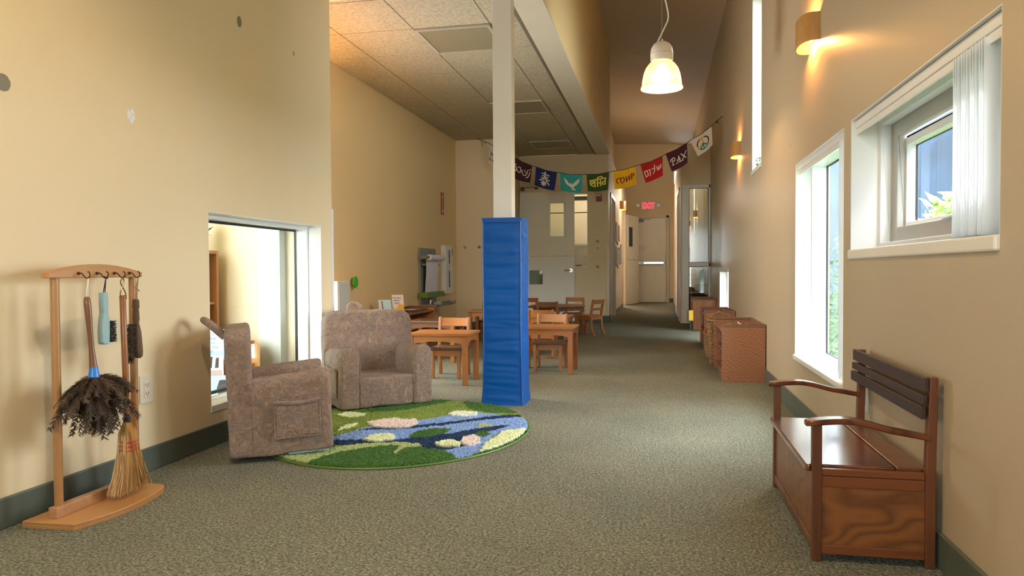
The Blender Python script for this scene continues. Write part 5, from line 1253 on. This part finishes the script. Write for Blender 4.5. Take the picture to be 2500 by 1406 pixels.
# ================================================================== plush armchairs
def armchair(label, org, fdir, Wd, H=.555, lift=0.0, tilt=0.0, right_pocket=True):
    rz = math.atan2(fdir[1], fdir[0])
    t = thing('plush_armchair', label, 'armchair', (org[0], org[1], lift), rz, 'matching brown plush child armchairs')
    T = t.matrix_world.copy() @ Matrix.Rotation(-tilt, 4, 'Y')
    D = .43; A = .115; BT = .105; SH = .185; AH = .36
    def soft(poly_fn, u0, u1, nu, prof, closed_fn=None): pass
    def lump(p, amp=.004, sc=9.0, seed=0):
        q = p*sc+Vector((seed, seed*2, 0)); n1 = noise.noise(q); n2 = noise.noise(q*2.7); d = Vector((noise.noise(q+Vector((5, 0, 0))), noise.noise(q+Vector((0, 7, 0))), n1))
        return p+d*amp+Vector((0, 0, n2*amp*.3))
    def rounded_slab(outline, axis, a0, a1, r, nseg, seed, na=None, capn=12):
        # outline: closed 2D polyline (dense); extruded along axis between a0 and a1 with rounded rims; grid caps
        cx = sum(p[0] for p in outline)/len(outline); cy = sum(p[1] for p in outline)/len(outline)
        rings = []
        na = na or max(4, int(abs(a1-a0)/.012))
        steps = []
        for i in range(nseg+1): a = PI/2*i/nseg; steps.append((a0+r*(1-math.sin(a)) if False else a0+r*(1-math.cos(PI/2-a)), math.sin(a)))
        st = []
        for i in range(nseg+1):
            a = PI/2*i/nseg; st.append((a0+r*(1-math.sin(a)), r*(1-math.cos(a))))
        st = st[::-1]  # from rim (inset r, at a0) to full (a0+r)
        seq = [(x, ins) for x, ins in st]
        for i in range(1, na): seq.append((a0+r+(a1-a0-2*r)*i/na, 0))
        seq += [(a0+a1-x, ins) for x, ins in st[::-1]]
        def inset(ins):
            out = []; n = len(outline)
            for i in range(n):
                p0, p1, p2 = outline[i-1], outline[i], outline[(i+1) % n]
                tx, ty = p2[0]-p0[0], p2[1]-p0[1]; l = math.hypot(tx, ty) or 1
                out.append((p1[0]-ty/l*ins, p1[1]+tx/l*ins))
            return out
        P = (lambda a, b, c: Vector((c, a, b))) if axis == 'x' else (lambda a, b, c: Vector((a, c, b)))
        vs = []; n = len(outline)
        # caps as shrinking rings
        allr = []
        base_in = inset(seq[0][1])
        for k in range(capn): s = (k+.02)/capn; allr.append(([(cx+(p[0]-cx)*s, cy+(p[1]-cy)*s) for p in base_in], seq[0][0]))
        for x, ins in seq: allr.append((inset(ins), x))
        last = inset(seq[-1][1])
        for k in range(capn-1, -1, -1): s = (k+.02)/capn; allr.append(([(cx+(p[0]-cx)*s, cy+(p[1]-cy)*s) for p in last], seq[-1][0]))
        for ol, x in allr:
            for p in ol: vs.append(lump(P(p[0], p[1], x), seed=seed))
        fs = []
        for i in range(len(allr)-1):
            for k in range(n): a, b = i*n+k, i*n+(k+1) % n; fs.append((a, b, b+n, a+n))
        fs += [tuple(range(n)), tuple((len(allr)-1)*n+k for k in range(n))]
        return vs, fs
    def dense(pl, step=.012, corner=None):
        out = []
        for i in range(len(pl)):
            a, b = pl[i], pl[(i+1) % len(pl)]; l = math.hypot(b[0]-a[0], b[1]-a[1]); n = max(1, int(l/step))
            for k in range(n): out.append((a[0]+(b[0]-a[0])*k/n, a[1]+(b[1]-a[1])*k/n))
        return out
    def rpoly(x0, z0, x1, z1, rb, rt, n=8):
        # counter-clockwise rounded rectangle, rt top radius, rb bottom radius
        o = []
        for (cx, cz, r, s) in ((x1-rb, z0+rb, rb, -90), (x1-rt, z1-rt, rt, 0), (x0+rt, z1-rt, rt, 90), (x0+rb, z0+rb, rb, 180)):
            for i in range(n+1): a = math.radians(s+90*i/n); o.append((cx+r*math.cos(a), cz+r*math.sin(a)))
        return dense(o)
    def put(vs, fs, nm, seed=0):
        m = MB(); m.add([T @ v for v in vs], fs); return m.build(nm, M['plush'], t, sm=True)
    # backrest: outline in (y, z)
    def arch(x0, x1, z0, z1, rt):
        return rpoly(x0, z0, x1, z1, .02, rt)
    vs, fs = rounded_slab(rpoly(0.0, .008, Wd, H, .02, .085, 10), 'x', 0, BT, .022, 4, 1); put(vs, fs, 'backrest')
    vs, fs = rounded_slab(rpoly(A-.02, .010, Wd-A+.02, SH, .012, .03), 'x', BT-.02, D-.008, .02, 4, 2); put(vs, fs, 'seat')
    for y0 in (0, Wd-A):
        rt = A*.48; vs, fs = rounded_slab(rpoly(y0, .008, y0+A, AH, .015, rt, 10), 'x', BT-.045, D, .018, 4, 3+y0*9); 
        # arm top dips slightly toward the back
        vs = [Vector((v.x, v.y, v.z-(.018*(1-max(0, min(1, (v.x-.08)/.3))) if v.z > .25 else 0))) for v in vs]
        put(vs, fs, 'arm')
    # pocket on the outer side of the near arm
    if right_pocket:
        vs, fs = rounded_slab(rpoly(.19, .085, .375, .235, .008, .008, 4), 'y', -.014, .004, .006, 3, 6, na=2, capn=10); put([Vector((v.x, v.y, v.z)) for v in vs], fs, 'side_pocket')
        m = MB(); m.tube([T @ Vector(p) for p in ((.185, -.014, .238), (.28, -.018, .228), (.38, -.014, .238))], .008, 8).tube([T @ Vector(p) for p in ((.188, -.012, .082), (.377, -.012, .082))], .0035, 6).tube([T @ Vector(p) for p in ((.188, -.012, .082), (.188, -.012, .235))], .0035, 6).tube([T @ Vector(p) for p in ((.377, -.012, .082), (.377, -.012, .235))], .0035, 6)
        m.build('pocket_piping', M['plush'], t, sm=True)
    # seams
    m = MB(); R_ = lambda *p: T @ Vector(p)
    m.tube([R_(D-.001, A, .015), R_(D-.002, A+.002, SH-.01), R_(D-.012, A+.001, .30)], .003, 6).tube([R_(D-.001, Wd-A, .015), R_(D-.002, Wd-A-.002, SH-.01), R_(D-.012, Wd-A-.001, .30)], .003, 6)
    m.tube([R_(BT-.002, .001, .02), R_(BT-.002, -.003, .33)], .0035, 6).tube([R_(.018, .010, .02), R_(.018, .010, .47)], .003, 6)
    m.build('seam', M['plush'], t, sm=True)
    # carrying loop on the back
    yc = Wd*.42
    lp = bez([(.0, yc-.045, H-.045), (-.055, yc-.04, H+.012), (-.085, yc, H+.035), (-.055, yc+.04, H+.012), (.0, yc+.045, H-.045)], 8)
    MB().tube([T @ p for p in lp], .015, 10).build('carry_loop', M['plush'], t, sm=True)
    if tilt: MB().box(.24, .02, .002, D-.02, Wd-.02, .012, T).build('underside', M['lightblue'], t)
    return t
n1 = math.hypot(.852, .523)
armchair('nearest brown plush child armchair, seen from its side with a pocket', (-1.78, 2.745), (.852/n1, .523/n1), .50, .563, .014, .035)
armchair('brown plush child armchair facing the rug, beside the left window', (-2.062, 4.155), (.66, -.75), .565, .562, .016, 0)

# ================================================================== rug
def pip(p, poly):
    x, y = p; c = False; n = len(poly); j = n-1
    for i in range(n):
        if (poly[i][1] > y) != (poly[j][1] > y) and x < (poly[j][0]-poly[i][0])*(y-poly[i][1])/(poly[j][1]-poly[i][1])+poly[i][0]: c = not c
        j = i
    return c
RUG = {
'blue':[(-1.9,3.2),(-1.563,3.270),(-1.532,3.355),(-1.513,3.440),(-1.475,3.511),(-1.345,3.601),(-1.278,3.704),(-1.210,3.788),(-1.154,3.873),(-1.008,3.976),(-0.865,3.937),(-0.733,3.873),(-0.60,3.702),(-0.60,3.538),(-0.777,3.491),(-0.794,3.409),(-0.782,3.129),(-0.863,2.92),(-0.91,2.95),(-0.949,3.098),(-1.102,3.206),(-1.204,3.223),(-1.355,3.160),(-1.483,3.102),(-1.9,2.95)],
'navy1':[(-1.9,3.12),(-1.534,3.209),(-1.395,3.253),(-1.235,3.282),(-1.190,3.318),(-1.019,3.447),(-0.926,3.577),(-0.810,3.685),(-0.762,3.678),(-0.812,3.566),(-0.881,3.472),(-0.934,3.403),(-0.909,3.277),(-0.882,3.211),(-0.948,3.107),(-1.009,3.129),(-1.043,3.106),(-1.088,3.140),(-1.089,3.191),(-1.213,3.222),(-1.314,3.168),(-1.483,3.102),(-1.9,2.95)],
'navy2':[(-1.531,3.416),(-1.453,3.504),(-1.310,3.508),(-1.245,3.596),(-1.147,3.681),(-0.974,3.843),(-0.893,3.924),(-0.72,3.99),(-0.70,3.93),(-0.915,3.805),(-1.072,3.661),(-1.147,3.592),(-1.303,3.488),(-1.433,3.455)],
'lg3':[(-1.9,2.9),(-1.468,3.070),(-1.355,3.160),(-1.201,3.215),(-1.098,3.207),(-1.078,3.159),(-1.135,3.106),(-1.138,2.85),(-1.174,2.80),(-1.321,2.80),(-1.390,2.70),(-1.9,2.7)],
'dg1':[(-1.48,2.70),(-1.43,2.90),(-1.390,2.986),(-1.254,3.126),(-1.166,3.142),(-1.150,3.0),(-1.128,3.0),(-1.135,3.106),(-1.085,3.132),(-0.949,3.098),(-0.869,3.018),(-0.85,2.90),(-1.0,2.70),(-1.297,2.65)],
'dg2':[(-1.699,3.840),(-1.46,4.40),(-1.261,4.40),(-1.261,4.271),(-1.432,3.981),(-1.534,3.909)],
'dg3':[(-1.178,4.255),(-1.1,4.5),(-0.8,4.4),(-0.74,3.98),(-0.913,3.967),(-1.067,4.045)],
'dg4':[(-1.197,3.336),(-1.190,3.436),(-1.144,3.506),(-1.037,3.526),(-1.036,3.444),(-1.079,3.377),(-1.154,3.306)],
'dg5':[(-0.883,3.412),(-0.890,3.490),(-0.842,3.499),(-0.809,3.435),(-0.840,3.382)],
'lg1':[(-0.937,3.640),(-0.916,3.688),(-0.860,3.676),(-0.853,3.623),(-0.915,3.607)],
'pink1':[(-1.524,3.591),(-1.471,3.670),(-1.412,3.728),(-1.358,3.690),(-1.286,3.715),(-1.245,3.596),(-1.274,3.515),(-1.329,3.494),(-1.400,3.492),(-1.457,3.514)],
'pink2':[(-0.912,3.258),(-0.924,3.348),(-0.892,3.411),(-0.848,3.361),(-0.824,3.257),(-0.846,3.201),(-0.882,3.211)],
'white1':[(-1.158,3.885),(-1.150,3.964),(-1.060,3.980),(-1.009,3.962),(-0.997,3.875),(-1.062,3.834),(-1.115,3.842)],
'cream1':[(-1.388,3.227),(-1.387,3.321),(-1.347,3.358),(-1.291,3.358),(-1.245,3.309),(-1.255,3.241),(-1.312,3.204)],
'cream2':[(-1.028,3.229),(-1.001,3.269),(-0.965,3.294),(-0.907,3.242),(-0.902,3.191),(-0.949,3.165),(-0.994,3.174)],
'cream3':[(-0.80,3.0),(-0.778,3.130),(-0.794,3.227),(-0.768,3.433),(-0.772,3.512),(-0.671,3.591),(-0.60,3.6),(-0.60,3.290),(-0.66,3.1),(-0.759,3.0)],
'cream4':[(-1.765,3.752),(-1.733,3.834),(-1.614,3.817),(-1.613,3.741),(-1.675,3.693)],
'cream5':[(-1.593,3.384),(-1.602,3.510),(-1.556,3.563),(-1.548,3.498),(-1.575,3.408)]}
RC = dict(base=(.215, .285, .055), blue=(.24, .37, .68), navy=(.012, .035, .10), dg=(.055, .14, .025), lg=(.40, .47, .20), pink=(.80, .66, .62), white=(.75, .80, .66), cream=(.74, .80, .50))
RH = dict(base=.016, blue=.015, navy=.012, dg=.021, lg=.018, pink=.024, white=.024, cream=.024)
def rug():
    t = thing('round_rug', 'round shaggy lily pond rug in greens, blues and pinks', 'rug', (-1.31, 3.55, 0))
    cx, cy, rx, ry = -1.31, 3.55, .655, .768; st = .0052; random.seed(11)
    nx, ny = int(2*rx/st)+1, int(2*ry/st)+1; idx = {}; vs = []; cs = []; fs = []
    for j in range(ny+1):
        for i in range(nx+1):
            x, y = cx-rx+i*st, cy-ry+j*st; d = ((x-cx)/rx)**2+((y-cy)/ry)**2
            if d > 1: continue
            if -1.09 < x < -.80 and 4.275 < y: continue
            w = Vector((x*30, y*30, 0)); q = (x+.012*noise.noise(w), y+.012*noise.noise(w+Vector((9, 3, 1))))
            k = 'base'
            for nm, pl in RUG.items():
                if pip(q, pl): k = nm
            kk = k.rstrip('0123456789'); c = RC[kk]; v = random.uniform(.78, 1.2)
            z = RH[kk]+random.uniform(-.0035, .0035)+.003*noise.noise(Vector((x*60, y*60, 2)))
            edge = max(0, (d-.965)/.035); z = z*(1-.75*edge)
            if d > .978: c = (.05, .12, .03)
            idx[(i, j)] = len(vs); vs.append((x+random.uniform(-.0018, .0018), y+random.uniform(-.0018, .0018), max(.003, z))); cs.append(tuple(min(1, a*v) for a in c))
    for (i, j), a in idx.items():
        b, c, d = idx.get((i+1, j)), idx.get((i+1, j+1)), idx.get((i, j+1))
        if b is not None and c is not None and d is not None: fs.append((a, b, c, d))
    m = MB(); m.add(vs, fs); mt, nt, b = new_mat('shaggy_rug_pile')
    at = N(nt, 'ShaderNodeVertexColor'); at.layer_name = 'pile'; L(nt, at.outputs[0], b.inputs['Base Color']); b.inputs['Roughness'].default_value = 1; b.inputs['Specular IOR Level'].default_value = .1; b.inputs['Sheen Weight'].default_value = .15
    n_ = N(nt, 'ShaderNodeTexNoise'); n_.inputs['Scale'].default_value = 260; v = coords(nt); L(nt, v, n_.inputs['Vector']); bump(nt, b, n_.outputs[0], .7, .004)
    o = m.build('pile', mt, t, recalc=False)
    ca = o.data.color_attributes.new('pile', 'FLOAT_COLOR', 'POINT')
    for i, c in enumerate(cs): ca.data[i].color = (*c, 1)
    # tufts standing up from the pile
    m = MB(); tc = []
    for _ in range(26000):
        i = random.randrange(len(vs)); x, y, z = vs[i]
        if z < .006: continue
        a = random.random()*2*PI; h = random.uniform(.002, .006); w = .0012; dx, dy = math.cos(a)*w, math.sin(a)*w; lx, ly = random.uniform(-.004, .004), random.uniform(-.004, .004)
        m.add([(x-dx, y-dy, z-.001), (x+dx, y+dy, z-.001), (x+lx, y+ly, z+h)], [(0, 1, 2)]); c = cs[i]; v = random.uniform(.85, 1.15); tc += [tuple(min(1, q*v) for q in c)]*3
    o = m.build('tufts', mt, t, recalc=False); ca = o.data.color_attributes.new('pile', 'FLOAT_COLOR', 'POINT')
    for i, c in enumerate(tc): ca.data[i].color = (*c, 1)
    o['kind'] = 'stuff'
    pts = [(cx+rx*math.cos(2*PI*i/120), cy+ry*math.sin(2*PI*i/120), .005) for i in range(121)]
    pts = [p for p in pts if not (-1.09 < p[0] < -.80 and p[1] > 4.27)]
    k0 = next((i for i in range(len(pts)-1) if (Vector(pts[i])-Vector(pts[i+1])).length > .1), None)
    if k0 is not None: pts = pts[k0+1:-1]+pts[:k0+1]
    MB().tube(pts, .005, 6).build('edge_binding', M['green'], t, sm=True)
rug()

# ================================================================== seen through the left window
t = thing('bookcase', 'tall red-brown bookcase side seen at the left edge of the left window', 'bookcase', (-2.86, 3.95, 0))
MB().box(-2.99, 3.78, 0, -2.72, 3.80, .955).box(-2.99, 4.08, 0, -2.72, 4.10, .955).box(-2.99, 3.80, .935, -2.72, 4.08, .955).box(-2.99, 3.80, 0, -2.98, 4.08, .935).build('carcass', M['oakz'], t)
for z in (.30, .62): MB().box(-2.98, 3.80, z, -2.73, 4.08, z+.015).build('shelf', M['oak'], t)
t = thing('potted_plant', 'dark leafy plant in a pot on top of the bookcase behind the left window', 'plant', (-2.80, 3.98, .955))
MB().lathe([(.035, 0), (.045, .06), (.043, .06)], (-2.80, 3.98, .956), 16).build('pot', M['greylight'], t, sm=True)
m = MB(); random.seed(9)
for k in range(46):
    a = random.random()*6.28; h = random.uniform(.03, .16); p = Vector((-2.80, 3.98, 1.005)); q = p+Vector((math.cos(a)*.06, math.sin(a)*.06, h)); s = Vector((-math.sin(a), math.cos(a), 0))*.018; e = q+Vector((math.cos(a)*.05, math.sin(a)*.05, random.uniform(-.03, .03)))
    m.add([p, q-s, e, q+s], [(0, 1, 2, 3)])
m.build('foliage', plain('dark_leaf', (.03, .07, .02), .5), t, recalc=False)
# sloping book rack
t = thing('book_rack', 'tilted display rack of picture books outside the left window', 'rack', (-2.62, 3.60, 0))
RA = Matrix.Translation((-2.62, 3.62, 0)) @ Matrix.Rotation(math.radians(35), 4, 'Z')
m = MB()
m.box(-.12, .0, 0, -.105, .26, .40, RA).box(.385, .0, 0, .40, .26, .40, RA).box(-.105, .24, 0, .385, .255, .40, RA).box(-.105, 0, .0, .385, .24, .02, RA); m.build('frame', M['birch'], t)
for k, (y, z) in enumerate(((.0, .08), (.08, .17), (.16, .27))): MB().box(-.105, y, z, .385, y+.075, z+.008, RA).box(-.105, y-.004, z, .385, y, z+.03, RA).build('ledge', M['birch'], t)
def rbook(label, a, y, z, w, h, cover, shapes=None, writing=None, ink=None, lean=.25):
    p = RA @ Vector((a, y+.012, z+.008)); 
    return book(label, (p.x, p.y, 0), w, h, math.radians(35), lean, cover, p.z, writing, shapes, None, ink)
rbook('pale blue picture book with grey title lettering, top of the left window rack', .13, .16, .275, .17, .20, M['lightblue'],
      [(M['paper'], [(.08, .35), (.9, .35), (.97, .7), (.85, .95), (.2, .95), (.04, .7)])], [("Don't", .026, .5, .82), ('Let the', .026, .5, .69), ('Pigeon', .026, .5, .56), ('Drive the', .026, .5, .43), ('Bus!', .026, .5, .30)], M['tealink'])
rbook('teal edged picture book on the rack, right of the near armchair back', .30, .16, .275, .10, .15, M['teal'], lean=.2)
rbook('white picture book leaning right of the teal book on the rack', .372, .16, .275, .05, .11, M['paper'], lean=.45)
rbook('picture book with a red and black striped hat, middle tier of the rack', .12, .08, .178, .17, .15, M['paper'],
      [(M['red'], [(.05, .1), (.35, .2), (.55, .95), (.4, .95), (.1, .5)]), (M['darkint'], [(.5, .5), (.62, .5), (.66, .95), (.54, .95)]), (M['darkint'], [(.72, .5), (.84, .5), (.86, .9), (.76, .9)]), (M['patchpink'], [(.45, .1), (.95, .1), (.95, .42), (.5, .42)])], [('Stories', .020, .25, .82)])
rbook('blue picture book with a dark oval at the lowest tier of the rack', .18, .0, .088, .16, .13, M['lightblue'],
      [(M['bluepiece'], [(0, 0), (.12, 0), (.12, 1), (0, 1)]), (M['darkint'], [(.45, .15), (.7, .15), (.82, .45), (.7, .8), (.5, .8), (.4, .45)])])
rbook('white picture book with faint grey lines, lowest tier left on the rack', .01, .0, .088, .15, .12, M['paper'], None, [('A Day Out', .018, .5, .7)], M['grey'])
